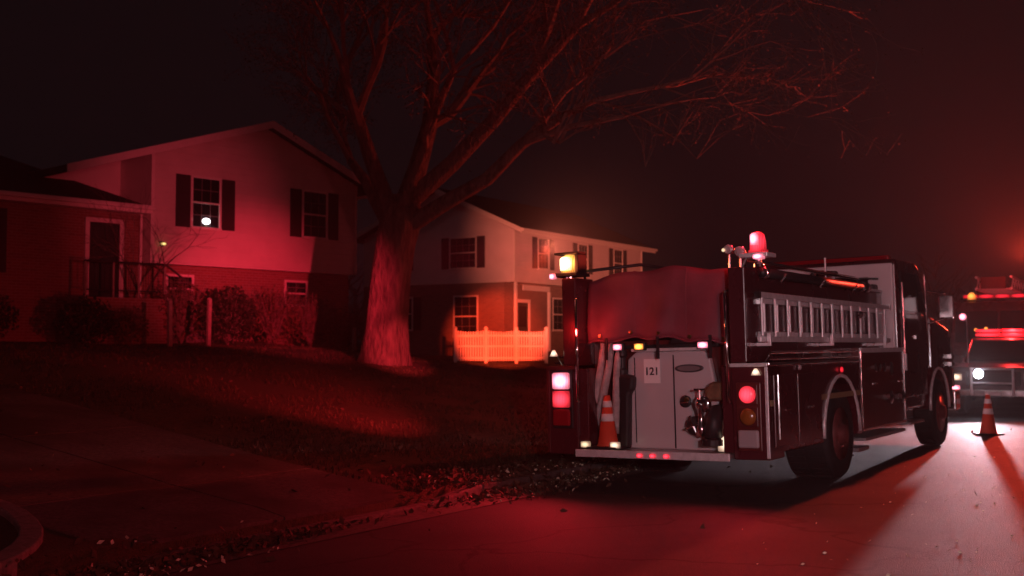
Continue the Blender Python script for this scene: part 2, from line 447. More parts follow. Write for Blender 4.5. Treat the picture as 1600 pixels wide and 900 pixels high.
# grass blades, leaf litter (nobody could count these)
def blades(n, pr, mr, h, w, test=None):
    vs = []; fs = []
    for i in range(n):
        t = random.random() ** 1.6
        p = pr[0] + (pr[1] - pr[0]) * random.random(); m = mr[0] + (mr[1] - mr[0]) * t
        if DRV0 + .1 < p < DRV1 - .1: continue
        if noise.noise(Vector((p * .9, m * .9, 9))) < -.22: continue
        z = z_lawn(p, m) - .01
        c = W(p, m, z); a = random.random() * 6.28; hh = h * random.uniform(.5, 1.3); dx = Vector((math.cos(a), math.sin(a), 0)) * w
        le = Vector((random.uniform(-1, 1), random.uniform(-1, 1), 0)) * hh * .6
        k = len(vs); vs += [c - dx, c + dx, c + le + Vector((0, 0, hh))]; fs.append((k, k + 1, k + 2))
    return vs, fs
vs, fs = blades(120000, (6, 42), (KERB + .17, KERB + 17), .06, .009)
g = raw('grass', vs, fs, M_GRASS); g['kind'] = 'stuff'; g['label'] = 'dry winter grass on the front lawns'

def litter(name, n, spots, label, spread_h=.06, size=.03, m=M_DEAD):
    vs = []; fs = []
    for i in range(n):
        p, m_, sp, sm = random.choice(spots)
        p += random.gauss(0, sp); mm = m_ + random.gauss(0, sm)
        z = (z_lawn(p, mm) if mm > KERB + .15 else (z_road(mm) + (.13 if mm > KERB else 0))) + abs(random.gauss(0, spread_h)) * .6 + .008
        c = W(p, mm, z); s = size * random.uniform(.35, 1.7)
        q = Matrix.Rotation(random.random() * 6.28, 3, 'Z') @ Matrix.Rotation(random.gauss(0, .7), 3, 'X') @ Matrix.Rotation(random.gauss(0, .7), 3, 'Y')
        pts = [(-s, 0, 0), (-.2 * s, -.55 * s, .1 * s), (s, 0, 0), (-.1 * s, .55 * s, .12 * s)]
        k = len(vs); vs += [c + q @ Vector(t) for t in pts]; fs.append((k, k + 1, k + 2, k + 3))
    o = raw(name, vs, fs, m); o['kind'] = 'stuff'; o['label'] = label
    return o
litter('leaf_litter', 4200, [(11.4, KERB - .05, .9, .16), (10.3, KERB - .0, .6, .25), (9.9, KERB + .3, .5, .4), (12.6, KERB - .05, .8, .12), (5.0, KERB - .2, .6, .14), (6.3, KERB - .18, .7, .08), (4.4, KERB - .3, .35, .14)],
       'drift of dead leaves lying in the gutter')
M_GLINT = mat('pale_glint_bits', (.80, .86, .66), .12, coat=1.0, spec=1.0)  # pale colour stands in for glints of light
litter('glint_debris', 620, [(11.3, KERB - .12, .8, .2), (10.2, KERB + .1, .6, .3), (12.4, KERB - .1, .9, .15), (5.0, KERB - .35, .6, .2)], 'pale bits put in as glints among the gutter leaves', .05, .019, M_GLINT)
litter('road_chips', 160, [(11, 2.6, 3.5, .5), (14, 2.6, 3.5, .6), (8, 2.0, 2.5, .5)], 'bright stone chips scattered on the road', .0, .011, M_GLINT)
litter('lawn_leaves', 1800, [(15, KERB + 4, 6, 3), (22, KERB + 8, 5, 4)], 'dead leaves strewn over the lawn', .02, .03)

# ------------------------------------------------------------------ window / siding helpers (local house frames: x along wall, y into the house)
def on_wall(M4):
    def mk():
        b = MB(); b.M = M4; return b
    return mk
M_BAR = mat('grey_glazing_bar', (.16, .14, .15), .5)
def window(par, mk, cx, z0, z1, w, shutters=True, sw=.42, rows=2, cols=3, trim=M_TRIM, lit=False, depth=0.0, curtains=False):
    f = mk(); t = .07
    f.box(cx - w / 2 - t, cx + w / 2 + t, -.07, -.02, z1, z1 + t); f.box(cx - w / 2 - t, cx + w / 2 + t, -.10, -.02, z0 - t, z0)
    f.box(cx - w / 2 - t, cx - w / 2, -.068, -.02, z0, z1); f.box(cx + w / 2, cx + w / 2 + t, -.068, -.02, z0, z1)
    zm = (z0 + z1) / 2
    f.box(cx - w / 2, cx + w / 2, -.06, -.02, zm - .025, zm + .025)
    win = f.build('window', trim, par, bevel=.006)
    for (a, b_, yy) in ((z0, zm - .025, -.034), (zm + .025, z1, -.044)):
        mk().box(cx - w / 2, cx + w / 2, yy, yy + .012, a, b_).build('pane', M_GLASS, win)
        gr = mk()
        for k in range(1, cols): x = cx - w / 2 + w * k / cols; gr.box(x - .007, x + .007, yy - .012, yy - .001, a, b_)
        gr.box(cx - w / 2, cx + w / 2, yy - .011, yy - .0012, (a + b_) / 2 - .009, (a + b_) / 2 + .009)
        gr.build('glazing_bar', M_BAR, win)
    if shutters:
        for s in (-1, 1):
            x0 = cx + s * (w / 2 + t + .01); x1 = x0 + s * sw
            sh = mk().box(x0, x1, -.058, -.022, z0 - .04, z1 + .05).build('shutter', M_SHUT, par, bevel=.006)
            sl = mk(); nz_ = 18
            for k in range(nz_):
                zz = z0 + .03 + (z1 - z0 - .05) * k / nz_
                sl.box(x0 + s * .05, x1 - s * .05, -.070, -.0582, zz, zz + .035)
            o = sl.build('louvre', M_SHUT, sh); o['kind'] = 'stuff'
    return win
def siding(par, mk, zf, x0f, x1f, z0, z1, m, lap=.18):
    # one lapped board per course; x range per height from the functions
    z = z0
    while z < z1 - .02:
        zt = min(z + lap, z1)
        xa, xb = x0f(z), x1f(z); xc, xd = x0f(zt), x1f(zt)
        if xb - xa > .15:
            b = mk()
            vs = [(xa, -.032, z), (xb, -.032, z), (xd, -.004, zt), (xc, -.004, zt), (xa, .0, z), (xb, .0, z), (xd, .0, zt), (xc, .0, zt)]
            b.add(vs, [(0, 1, 2, 3), (0, 4, 5, 1), (1, 5, 6, 2), (3, 7, 4, 0), (2, 6, 7, 3)])
            b.build('siding_board', m, par)
        z += lap

# ------------------------------------------------------------------ HOUSE 1 : split-level with gable and low wing
h1 = thing('split_level_house', 'pale gabled split level house with brick base and low left wing', 'house', (-6.11, 34.5, 0), (0, 0, math.atan2(.749, .663)))
I4 = Matrix.Identity(4)
mk0 = on_wall(I4); mkr = on_wall(Matrix.Translation((0, .35, 0)))
XL, XR, XP = -5.58, 1.69, -1.83
ZE, ZP = 6.28, 7.95
def rakeR(z): return XR if z < ZE else XR - (z - ZE) / (ZP - ZE) * (XR - XP)
def rz(x): return ZP - (x - XP) * .385 if x > XP else ZP - (XP - x) * .322   # rake height at x
def rakeL(z):
    zl = rz(XL)
    return XL if z < zl else XL + (z - zl) / (ZP - zl) * (XP - XL)
def rakeR(z):
    zr = rz(XR)
    return XR if z < zr else XR - (z - zr) / (ZP - zr) * (XR - XP)
wall1 = MB().prism([(XL, 3.79), (XR, 3.79), (XR, rz(XR)), (XP, ZP), (XL, rz(XL))], 0.0, 8.0).build('wall', M_SIDING, h1, label='pale lapped upper wall with gable')
siding(wall1, mk0, None, rakeL, rakeR, 3.79, ZP - .05, M_SIDING, .19)
MB().box(XR - .10, XR + .01, -.045, .0, 3.79, rz(XR) - .02).build('corner_board', M_TRIM, wall1, bevel=.004)
MB().box(XL, XL + .1, -.044, .0, 3.79, rz(XL) - .02).build('corner_board', M_TRIM, wall1, bevel=.004)
MB().box(XL, XR + .012, -.03, .33, 3.74, 3.785).build('overhang_soffit', M_TRIM, wall1)
MB().box(-16.5, XR, .35, 8.0, .6, 3.735).build('brick_base', M_BRICK, h1)
# recessed wall over the wing
MB().prism([(-8.0, 4.5), (XL - .005, 4.5), (XL - .005, rz(XL) - .05), (-8.0, rz(-8.0) - .05)], 1.6, 7.9).build('rear_wall', M_SIDING, h1)
# wing wall
wg = MB().box(-16.5, XL - .01, .36, 7.0, 3.738, 5.15).build('wing_wall', M_BRICK, h1)
# roof planes of gable (front rake overhang .35)
def roof_plane(xa, za, xb, zb, y0, y1, t=.14):
    return MB().prism([(xa, za), (xb, zb), (xb, zb + t), (xa, za + t)], y0, y1)
gr_ = MB().prism([(XP, ZP + .0), (XR + .62, rz(XR + .62)), (XR + .62, rz(XR + .62) + .16), (XP, ZP + .16), (-8.12, rz(-8.12) + .16), (-8.12, rz(-8.12))], -.36, 8.4).build('roof', M_ROOF, h1)
MB().prism([(XP, ZP - .04), (XR + .64, rz(XR + .64) - .04), (XR + .64, rz(XR + .64) + .17), (XP, ZP + .17), (-8.14, rz(-8.14) + .17), (-8.14, rz(-8.14) - .04)], -.40, -.362).build('rake_board', M_TRIM, gr_)
MB().box(XR + .60, XR + .66, -.36, 8.4, rz(XR + .62) - .08, rz(XR + .62) + .12).build('gutter', M_TRIM, gr_)
# wing roof
wr = MB().add([(-17.2, -.15, 5.22), (XL + .02, -.15, 5.22), (XL + .02, 7.4, 5.22), (-17.2, 7.4, 5.22), (-17.2, 3.6, 6.85), (-8.5, 3.6, 6.85),
             (-17.2, -.15, 5.10), (XL + .02, -.15, 5.10), (XL + .02, 7.4, 5.10), (-17.2, 7.4, 5.10)],
            [(0, 1, 5, 4), (1, 2, 5), (2, 3, 4, 5), (0, 6, 7, 1), (1, 7, 8, 2), (2, 8, 9, 3), (3, 9, 6, 0, 4), (6, 9, 8, 7)]).build('wing_roof', M_ROOF, h1)
MB().box(-17.2, XL - .02, -.20, -.152, 5.05, 5.27).build('fascia', M_TRIM, wr)
MB().box(-17.2, XL - .02, -.31, -.205, 5.14, 5.24).build('gutter', M_TRIM, wr, bevel=.02)
MB().box(-17.2, XL - .02, -.15, .35, 5.06, 5.098).build('soffit', M_TRIM, wr)
MB().tube([(XL - .1, .28, 5.1), (XL - .1, .30, 2.0)], .04, 8).build('downpipe', M_TRIM, h1)
# windows
w1 = window(h1, mk0, -3.87, 4.83, 6.2, .86, sw=.45)
w2 = window(h1, mk0, 0, 4.83, 6.2, .86, sw=.42)
for cx in (-4.45, -.42): window(h1, mkr, cx, 2.75, 3.42, .75, shutters=False, cols=2)
window(h1, mkr, -10.55, 3.35, 4.85, 1.5, sw=.4)
# table lamp shining inside the first window
lm = thing('table_lamp', 'small white lamp glowing low in the upstairs window of the pale house', 'lamp')
lm.location = h1.matrix_basis @ Vector((-3.86, -.02, 4.86))
lm.rotation_euler = h1.rotation_euler
MB().lathe([(.05, 0), (.055, .015), (.015, .03), (.012, .07)], (0, -.0, 0), 12).build('lamp_base', M_BRASS, lm)
MB().lathe([(.05, .06), (.105, .09), (.12, .14), (.085, .20), (.03, .225)], (0, 0, 0), 16).build('lamp_shade', E_WHITE, lm, smooth_=True)
# entrance door, porch, steps and rail
d1 = mkr().box(-7.15, -6.3, -.045, -.005, 2.78, 4.75).build('door', M_DOOR, h1, bevel=.006)
mkr().box(-7.27, -7.155, -.07, -.004, 2.78, 4.87).box(-6.295, -6.18, -.07, -.004, 2.78, 4.87).box(-7.27, -6.18, -.072, -.003, 4.755, 4.87).build('door_frame', M_TRIM, d1, bevel=.004)
MB().lathe([(.03, 0), (.03, -.05)], (-6.4, .30, 3.7), 10, 'y').build('handle', M_BRASS, d1)
for (a, b_, c, e) in ((-7.05, -6.77, 2.95, 3.6), (-6.68, -6.4, 2.95, 3.6), (-7.05, -6.77, 3.75, 4.6), (-6.68, -6.4, 3.75, 4.6)):
    mkr().box(a, b_, -.055, -.046, c, e).build('panel', M_DOOR, d1, bevel=.008)
pc = MB().box(-8.0, -5.7, -1.1, .34, 1.4, 2.72).build('porch', M_BRICK, h1)
for i in range(6):
    MB().box(-5.695 + i * .3, -5.40 + i * .3, -1.05, -.1, 1.2, 2.55 - i * .18).build('step', M_KERB, pc, bevel=.01)
rl = MB()
for x in (-8.0 + .05, -7.2, -6.5, -5.75): rl.tube([(x, -1.05, 2.72), (x, -1.05, 3.62)], .028, 6)
rl.build('rail_post', M_WOOD, h1)
MB().tube([(-7.98, -1.05, 3.62), (-5.72, -1.05, 3.62)], .03, 6).tube([(-7.98, -1.05, 2.9), (-5.72, -1.05, 2.9)], .02, 6).tube([(-5.72, -1.05, 3.62), (-3.9, -1.05, 2.45)], .028, 6).tube([(-3.92, -1.05, 2.45), (-3.92, -1.05, 1.5)], .028, 6).build('handrail', M_IRON, h1)
bl = MB()
for i in range(16): bl.tube([(-7.9 + i * .14, -1.05, 2.9), (-7.9 + i * .14, -1.05, 3.6)], .008, 4)
bl.build('baluster', M_IRON, h1)
wlm = thing('wall_light', 'small yellow wall light at the inner corner of the pale house', 'light')
wlm.location = h1.matrix_basis @ Vector((-5.25, -.06, 4.27)); wlm.rotation_euler = h1.rotation_euler
MB().box(-.05, .05, 0, .05, -.07, .07).build('bracket', M_IRON, wlm, bevel=.005)
MB().box(-.075, .075, -.10, -.005, -.035, .03).build('lamp_glass', lamp('lit_yellow_wall', (1, .75, .25), 1.1), wlm, bevel=.01)

# ------------------------------------------------------------------ HOUSE 2
h2 = thing('two_storey_house', 'two storey house with overhanging upper floor beyond the white fence', 'house', (.08, 48, 0), (0, 0, math.atan2(DY, DX)))
HL, HD = 12.1, 8.4
mf = on_wall(I4)
mf2 = on_wall(Matrix.Translation((0, .5, 0)))
msd = on_wall(Matrix.Rotation(-math.pi / 2, 4, 'Z') @ Matrix.Translation((0, 0, 0)))   # x -> -y ; side wall
# side wall frame: local x' = +y (towards back), outward = -x
Ms = Matrix(((0, 1, 0, 0), (1, 0, 0, 0), (0, 0, 1, 0), (0, 0, 0, 1)))
ms_ = on_wall(Ms)
up = MB().prism([(0, 4.28), (HD, 4.28), (HD, 6.45), (HD / 2, 8.35), (0, 6.45)], 0.0, HL, axis='x').build('upper_wall', M_SIDING2, h2)
siding(up, mf, None, lambda z: 0, lambda z: HL, 4.28, 6.43, M_SIDING2, .2)
def l2(z): return 0 if z < 6.45 else (z - 6.45) / 1.9 * HD / 2
def r2(z): return HD if z < 6.45 else HD - (z - 6.45) / 1.9 * HD / 2
siding(up, ms_, None, l2, r2, 4.28, 8.3, M_SIDING2, .2)
MB().box(-.03, .06, -.046, .0, 4.28, 6.4).build('corner_board', M_TRIM, up, bevel=.004)
MB().box(HL - .06, HL + .01, -.046, 0, 4.28, 6.4).build('corner_board', M_TRIM, up, bevel=.004)
MB().box(0.002, HL - .002, .5, HD, .3, 4.20).build('lower_wall', M_BRICK2, h2)
MB().box(-.02, HL + .02, -.03, HD + .02, 4.205, 4.277).build('overhang_soffit', M_TRIM, h2)
rf = MB().prism([(-.55, 6.30), (HD / 2, 8.42), (HD + .55, 6.30), (HD + .55, 6.45), (HD / 2, 8.58), (-.55, 6.45)], -.35, HL + .45, axis='x').build('roof', M_ROOF, h2)
MB().box(-.35, HL + .45, -.60, -.555, 6.24, 6.47).build('fascia', M_TRIM, rf)
MB().box(-.35, HL + .45, -.72, -.605, 6.33, 6.45).build('gutter', M_TRIM, rf, bevel=.02)
MB().prism([(-.58, 6.28), (HD / 2, 8.36), (HD + .58, 6.28), (HD + .58, 6.48), (HD / 2, 8.6), (-.58, 6.48)], -.39, -.352, axis='x').build('rake_board', M_TRIM, rf)
for cx in (2.35, 5.9, 9.44): window(h2, mf, cx, 4.9, 6.2, .85, sw=.42)
window(h2, ms_, 2.66, 4.9, 6.2, 1.35, sw=.42, cols=4)
window(h2, ms_, 6.4, 4.9, 6.2, .9, sw=.42)
window(h2, ms_, 2.5, 1.9, 3.6, 1.2, shutters=False)
window(h2, ms_, 6.0, 2.2, 3.6, 1.0, shutters=True)
window(h2, mf2, 4.6, 2.2, 3.6, 1.2)
window(h2, mf2, 9.0, 2.2, 3.6, 1.2)
d2 = mf2().box(.95, 1.85, -.05, -.006, 1.25, 3.35).build('door', M_DOOR, h2, bevel=.006)
mf2().box(.80, .945, -.08, -.004, 1.25, 3.5).box(1.855, 2.0, -.08, -.004, 1.25, 3.5).box(.80, 2.0, -.083, -.003, 3.355, 3.5).build('door_frame', M_TRIM, d2, bevel=.004)
mf2().box(1.1, 1.7, -.056, -.051, 2.3, 3.2).build('pane', M_GLASS, d2)
MB().box(.6, 2.5, -.35, .44, 1.0, 1.22).build('doorstep', M_KERB, h2, bevel=.01)
MB().box(.7, 2.9, -.05, .02, 3.86, 4.10).build('porch_beam', M_TRIM, h2, bevel=.01)
MB().box(2.80, 2.92, -.08, .04, .6, 3.855).build('porch_post', M_TRIM, h2, bevel=.008)
MB().box(.05, .17, -.08, .04, .6, 4.2).build('porch_post', M_TRIM, h2, bevel=.008)

# ------------------------------------------------------------------ FENCE of white vinyl pickets
fz = .93
fence = thing('picket_fence', 'short white vinyl picket fence with three scalloped panels', 'fence', (-1.92, 38.0, fz), (0, 0, R(13)))
FL = 3.18; seg = FL / 3
pm = None; capm = None
for i in range(4):
    x = i * seg
    pst = MB().box(x - .05, x + .05, -.05, .05, -.15, 1.13).build('post', M_VINYL, fence, bevel=.006)
    MB().lathe([(.075, 0), (.075, .025), (.03, .07), (.002, .085)], (x, 0, 1.131), 4).build('post_cap', M_VINYL, pst)
picks = {}
for i in range(3):
    x0, x1 = i * seg + .05, (i + 1) * seg - .05
    for zr in (.10, .50, .86): MB().box(x0, x1, -.014, .014, zr, zr + .07).build('rail', M_VINYL, fence, bevel=.004)
    n = 11
    for k in range(n):
        x = x0 + (x1 - x0) * (k + .5) / n
        sag = .045 * (1 - (2 * (k + .5) / n - 1) ** 2)
        h = round(1.04 - sag, 3)
        if h not in picks:
            picks[h] = MB().prism([(-.026, 0), (.026, 0), (.026, h - .03), (0, h), (-.026, h - .03)], -.034, -.016).build('picket', M_VINYL, fence)
            picks[h].location = (x, 0, .04)
        else:
            c = picks[h].copy(); COL.objects.link(c); c.location = (x, 0, .04)

# ------------------------------------------------------------------ TREES
def branch_tree(root_label, base, trunk_pts, trunk_r, limbs, seed, name='bare_tree', leaf_n=0, depth=5, twig_r=.012, group=None):
    rnd = random.Random(seed)
    t = thing(name, root_label, 'tree', base, group=group)
    tb = MB()
    # fluted trunk
    pts = [Vector(q) for q in trunk_pts]; n = 28; vs = []; fs = []
    for i, (c, r) in enumerate(zip(pts, trunk_r)):
        for k in range(n):
            a = 2 * math.pi * k / n
            fl = 1 + .07 * math.sin(5 * a + i * .3) + .05 * noise.noise(Vector((math.cos(a) * 3, math.sin(a) * 3, i * .5 + seed))) + (.22 * max(0, math.sin(4 * a + 1)) if i == 0 else (.08 * max(0, math.sin(4 * a + 1)) if i == 1 else 0))
            vs.append(c + Vector((math.cos(a), math.sin(a), 0)) * r * fl)
    for i in range(len(pts) - 1):
        for k in range(n): fs.append((i * n + k, i * n + (k + 1) % n, (i + 1) * n + (k + 1) % n, (i + 1) * n + k))
    fs.append(tuple((len(pts) - 1) * n + k for k in range(n)))
    tb.add(vs, fs); tb.build('trunk', M_BARK, t, smooth_=True)
    crown = MB(); leaves = []; lf = []
    def grow(b, p, d, L, r, lev, coll):
        steps = 4 if lev < 3 else 3
        path = [p.copy()]; rs = [r]
        q = p.copy(); dd = d.copy()
        kids = []
        for i in range(steps):
            dd = (dd + Vector((rnd.gauss(0, .16), rnd.gauss(0, .16), rnd.gauss(.02, .12)))).normalized()
            if q.x > 2.2 and q.z < 4.6: dd.z = abs(dd.z) + .5; dd.normalize()
            q = q + dd * (L / steps); path.append(q.copy()); rs.append(r * (1 - .55 * (i + 1) / steps))
            kids.append((q.copy(), dd.copy(), rs[-1]))
        b.tube(path, rs, 6 if lev < 2 else 3, cap=False)
        if lev >= depth - 1 and leaf_n:
            for _ in range(leaf_n if path[-1].z > 4.2 or path[-1].x < 2 else 0):
                c = path[rnd.randrange(1, len(path))] + Vector((rnd.gauss(0, .1), rnd.gauss(0, .1), rnd.gauss(-.03, .1)))
                s = rnd.uniform(.018, .038); a = Vector((rnd.gauss(0, 1), rnd.gauss(0, 1), rnd.gauss(0, 1))).normalized() * s; bb = a.cross(Vector((rnd.random(), rnd.random(), rnd.random()))).normalized() * s * .5
                k = len(leaves); leaves.extend([c - a, c + bb, c + a, c - bb]); lf.append((k, k + 1, k + 2, k + 3))
        if lev >= depth: return
        nk = (3, 4, 4, 4, 3, 2)[min(lev, 5)]
        for j in range(nk):
            kq, kd, kr_ = kids[min(len(kids) - 1, rnd.randrange(0 if lev else 1, len(kids)))] if j else kids[-1]
            ax = Vector((rnd.gauss(0, 1), rnd.gauss(0, 1), rnd.gauss(0, 1))).normalized()
            nd = (kd * 1.0 + (ax - kd * ax.dot(kd)) * rnd.uniform(.5, 1.0) + Vector((0, 0, -.03 * lev))).normalized()
            grow(crown, kq, nd, L * rnd.uniform(.55, .8), max(twig_r * .5, kr_ * .72), lev + 1, coll)
    for (p, d, L, r) in limbs:
        b = MB(); grow(b, Vector(p), Vector(d).normalized(), L, r, 0, None)
        b.build('limb', M_BARK, t, smooth_=True)
    c = crown.build('crown', M_TWIG, t); c['kind'] = 'stuff'
    if leaves:
        l = raw('dead_leaves', leaves, lf, M_DEAD, t); l['kind'] = 'stuff'
    return t
tx, ty = -2.72, 24.0
tz = z_at(tx, ty)
branch_tree('huge bare oak with a thick leaning trunk between the two houses', (tx, ty, tz - .1),
            [(-.05, 0, -.1), (-.02, 0, .35), (.02, 0, 1.0), (.10, 0, 1.9), (.20, 0, 2.6), (.30, .05, 3.1), (.42, .05, 3.7)],
            [.55, .48, .45, .43, .42, .44, .30],
            [((.18, 0, 2.9), (-.12, .1, 1), 3.6, .24), ((.45, 0, 3.0), (.85, -.1, .55), 4.2, .20), ((.35, .1, 3.3), (.38, .15, 1), 4.4, .26),
             ((.3, -.1, 3.2), (.30, -.6, .8), 3.4, .16), ((.1, .1, 3.0), (-.45, .4, .8), 3.0, .16), ((.45, 0, 3.5), (.95, .15, .95), 5.2, .22)], 11, leaf_n=8, depth=5)
# slender bare ornamental by the corner of the wing
def small_tree(label, x, y, seed, h=1.0, group=None):
    z = z_at(x, y)
    return branch_tree(label, (x, y, z - .05), [(0, 0, 0), (.02, 0, .5 * h), (0, .02, 1.0 * h)], [.07, .055, .045],
                       [((0, 0, .95 * h), (.25, 0, 1), 1.3 * h, .035), ((0, 0, .9 * h), (-.3, .2, 1), 1.2 * h, .03), ((0, 0, .8 * h), (.1, -.3, 1), 1.1 * h, .03)], seed, name='small_tree', depth=3, twig_r=.01)
small_tree('slender bare ornamental tree by the inner corner of the pale house', -9.6, 29.2, 3, 1.15)

# shrubs
def shrub(label, x, y, rx, ry, h, n, seed, m=M_SHRUB, name='shrub', group=None, twigs=40):
    rnd = random.Random(seed); z = z_at(x, y)
    t = thing(name, label, 'shrub', (x, y, z), group=group)
    vs = []; fs = []
    for _ in range(n):
        u = Vector((rnd.gauss(0, 1), rnd.gauss(0, 1), rnd.gauss(0, 1))).normalized()
        lump = 1 + .22 * noise.noise(u * 2.3 + Vector((seed, 0, 0)))
        rr = (rnd.random() ** .35) * lump
        c = Vector((u.x * rx * rr, u.y * ry * rr, h * .5 + u.z * h * .5 * rr))
        if c.z < .02: c.z = rnd.random() * .1
        s = rnd.uniform(.03, .06); a = Vector((rnd.gauss(0, 1), rnd.gauss(0, 1), rnd.gauss(0, 1))).normalized() * s; b = a.cross(Vector((rnd.random(), rnd.random(), .2))).normalized() * s * .5
        k = len(vs); vs += [c - a, c + b, c + a, c - b]; fs.append((k, k + 1, k + 2, k + 3))
    raw('foliage', vs, fs, m, t)
    sb = MB()
    for _ in range(twigs):
        a = rnd.random() * 6.28; e = Vector((math.cos(a) * rx * rnd.uniform(.4, 1.05), math.sin(a) * ry * rnd.uniform(.4, 1.05), h * rnd.uniform(.6, 1.12)))
        sb.tube([(0, 0, 0), e * .5 + Vector((rnd.gauss(0, .05), 0, .1)), e], [.014, .01, .003], 3, cap=False)
    sb.build('stem', M_TWIG, t)
    return t
shrub('dark rounded evergreen shrub right of the two pale posts', -7.45, 29.5, .75, .7, 1.55, 3800, 1)
M_BR = mat('russet_leaf', (.13, .075, .045), .85, noise_amt=.5, noise_scale=4)
shrub('thin russet shrub under the middle of the gable wall', -6.6, 31.0, .85, .6, 1.55, 1500, 2, M_BR, twigs=120)
shrub('tangled bare shrub under the right upstairs window', -5.7, 31.9, .8, .6, 1.5, 1100, 3, M_BR, twigs=140)
shrub('low tangled shrub at the right corner of the brick base', -4.9, 32.6, .8, .6, 1.35, 1300, 4, M_BR, twigs=120)
shrub('low dark evergreen shrub in front of the porch steps', -10.2, 26.9, .7, .6, 1.15, 2600, 5)
shrub('loose shrub behind the two pale posts', -8.7, 29.6, .7, .5, 1.7, 1300, 6, M_BR, twigs=110)
shrub('squat dark shrub below the wing window at the far left', -12.5, 26.4, .9, .6, 1.2, 2400, 7)
shrub('small spiky shrub beside the foot of the steps', -9.4, 27.6, .5, .5, .95, 900, 8, M_BR, twigs=90)

def post(x, y, h, label):
    z = z_at(x, y)
    t = thing('wooden_post', label, 'post', (x, y, z - .1), (0, R(random.uniform(-1.5, 1.5)), R(48)))
    MB().box(-.045, .045, -.045, .045, 0, h).build('post', M_WOOD, t, bevel=.008)
    MB().lathe([(.07, 0), (.07, .02), (.01, .05)], (0, 0, h + .001), 4).build('cap', M_WOOD, t)
post(-8.15, 26.8, 1.2, 'pale wooden post nearest the porch steps')
post(-7.40, 27.4, 1.25, 'pale wooden post left of the dark rounded shrub')
post(-4.43, 31.5, .8, 'short pale post near the right corner of the pale house')

# far belt of woodland behind the houses
def far_wood():
    rnd = random.Random(5); b = MB()
    for i in range(190):
        Z = rnd.uniform(75, 110); x = rnd.uniform(-62, 68); h = rnd.uniform(4, 7.5)
        b.tube([(x, Z, 0), (x + rnd.gauss(0, .3), Z, h * .5), (x + rnd.gauss(0, .6), Z, h)], [.2, .13, .03], 4, cap=False)
        for k in range(24):
            zz = h * rnd.uniform(.3, .95); a = rnd.random() * 6.28; L = (h - zz) * .6 + .8
            b.tube([(x, Z, zz), (x + math.cos(a) * L * .6, Z + math.sin(a) * L * .6, zz + L * .45), (x + math.cos(a) * L, Z + math.sin(a) * L, zz + L * .9)], [.06, .04, .012], 3, cap=False)
    o = b.build('woodland', M_TWIG); o['kind'] = 'stuff'; o['label'] = 'dark bare wood behind the houses'
far_wood()

# ------------------------------------------------------------------ wheels, cones
M_RIM = mat('dull_red_rim', (.16, .05, .05), .45, .2, noise_amt=.3)
def make_wheel(par, x, y, r, w, side, name='wheel', dual=False):
    # axis along local x; outer face at x*side
    wt = MB(); prof = []
    xo = 0; n = 40
    prof = [(r * .60, 0), (r * .66, .012), (r * .80, .018), (r * .93, .01), (r * .985, -.02), (r, -.06), (r, -w + .06), (r * .985, -w + .02), (r * .9, -w), (r * .6, -w)]
    prof = [(a, b_ * side) for a, b_ in prof]
    tyre = wt.lathe(prof, (x, y, r), n, 'x').build(name, M_RUBBER, par, smooth_=True)
    gv = MB()
    for k in range(36):
        a = 2 * math.pi * k / 36
        gv.M = Matrix.Translation((x - side * w / 2, y, r)) @ Matrix.Rotation(a, 4, 'X') @ Matrix.Translation((0, 0, r * .992))
        gv.box(-w / 2 + .05, -.02, -.022, .022, -.01, .012); gv.box(.02, w / 2 - .05, -.022, .022, -.01, .012)
    tr = gv.build('tread', M_RUBBER, tyre); tr['kind'] = 'stuff'
    rim = MB(); rim.lathe([(r * .60, .006), (r * .57, -.03), (r * .42, -.05), (r * .36, -.02), (r * .22, .02), (r * .20, .07), (r * .05, .08)] if side > 0 else [(r * .60, -.006), (r * .57, .03), (r * .42, .05), (r * .36, .02), (r * .22, -.02), (r * .20, -.07), (r * .05, -.08)], (x, y, r), 28, 'x')
    rim.build('rim', M_RIM, tyre, smooth_=True)
    nb = MB()
    for k in range(10):
        a = 2 * math.pi * k / 10
        nb.lathe([(.018, 0), (.014, .04 * side)], (x - .03 * side, y + math.cos(a) * r * .31, r + math.sin(a) * r * .31), 6, 'x')
    nb.build('wheel_nut', M_CHROME, tyre)
    return tyre

def make_cone(label, loc, h=.66, group='orange traffic cones'):
    t = thing('traffic_cone', label, 'traffic cone', loc, (0, 0, R(20)), group)
    r0 = .135 * h / .66; r1 = .03
    def rr(z): return r0 + (r1 - r0) * (z / h)
    MB().box(-.18, .18, -.18, .18, 0, .035).build('base', M_BLACK, t, bevel=.012)
    zs = [.036, .33 * h, .50 * h, .64 * h, .78 * h, .92 * h, h]
    MB().lathe([(rr(.036) + .012, .036), (rr(.05), .055), (rr(h) + .004, h), (rr(h) - .012, h), (rr(h) - .012, h - .01)], (0, 0, 0), 28).build('cone_body', M_CONE, t, smooth_=True)
    for (a, b_) in ((.52, .66), (.78, .90)):
        MB().lathe([(rr(a * h) + .001, a * h), (rr(a * h) + .006, a * h + .001), (rr(b_ * h) + .006, b_ * h - .001), (rr(b_ * h) + .001, b_ * h)], (0, 0, 0), 28).build('reflective_band', M_COLLAR, t, smooth_=True)
    return t

# ------------------------------------------------------------------ FIRE ENGINE 1
EW = 1.275
EP, EM = 10.72, 5.23
e1 = thing('fire_engine', 'dark red fire engine seen from behind with covered hose bed and side ladder', 'fire engine', W(EP, EM, z_road(EM)), (0, R(-1.43), STREET_ROT))
E1M = Matrix.LocRotScale(e1.location, e1.rotation_euler, None)
def U(u): return EW - u
RC = .36      # depth of the rear recess
# chassis
MB().box(-.45, .45, .3, 8.2, .45, .72).box(-.9, .9, 2.1, 2.5, .42, .6).build('chassis', M_DARK, e1)
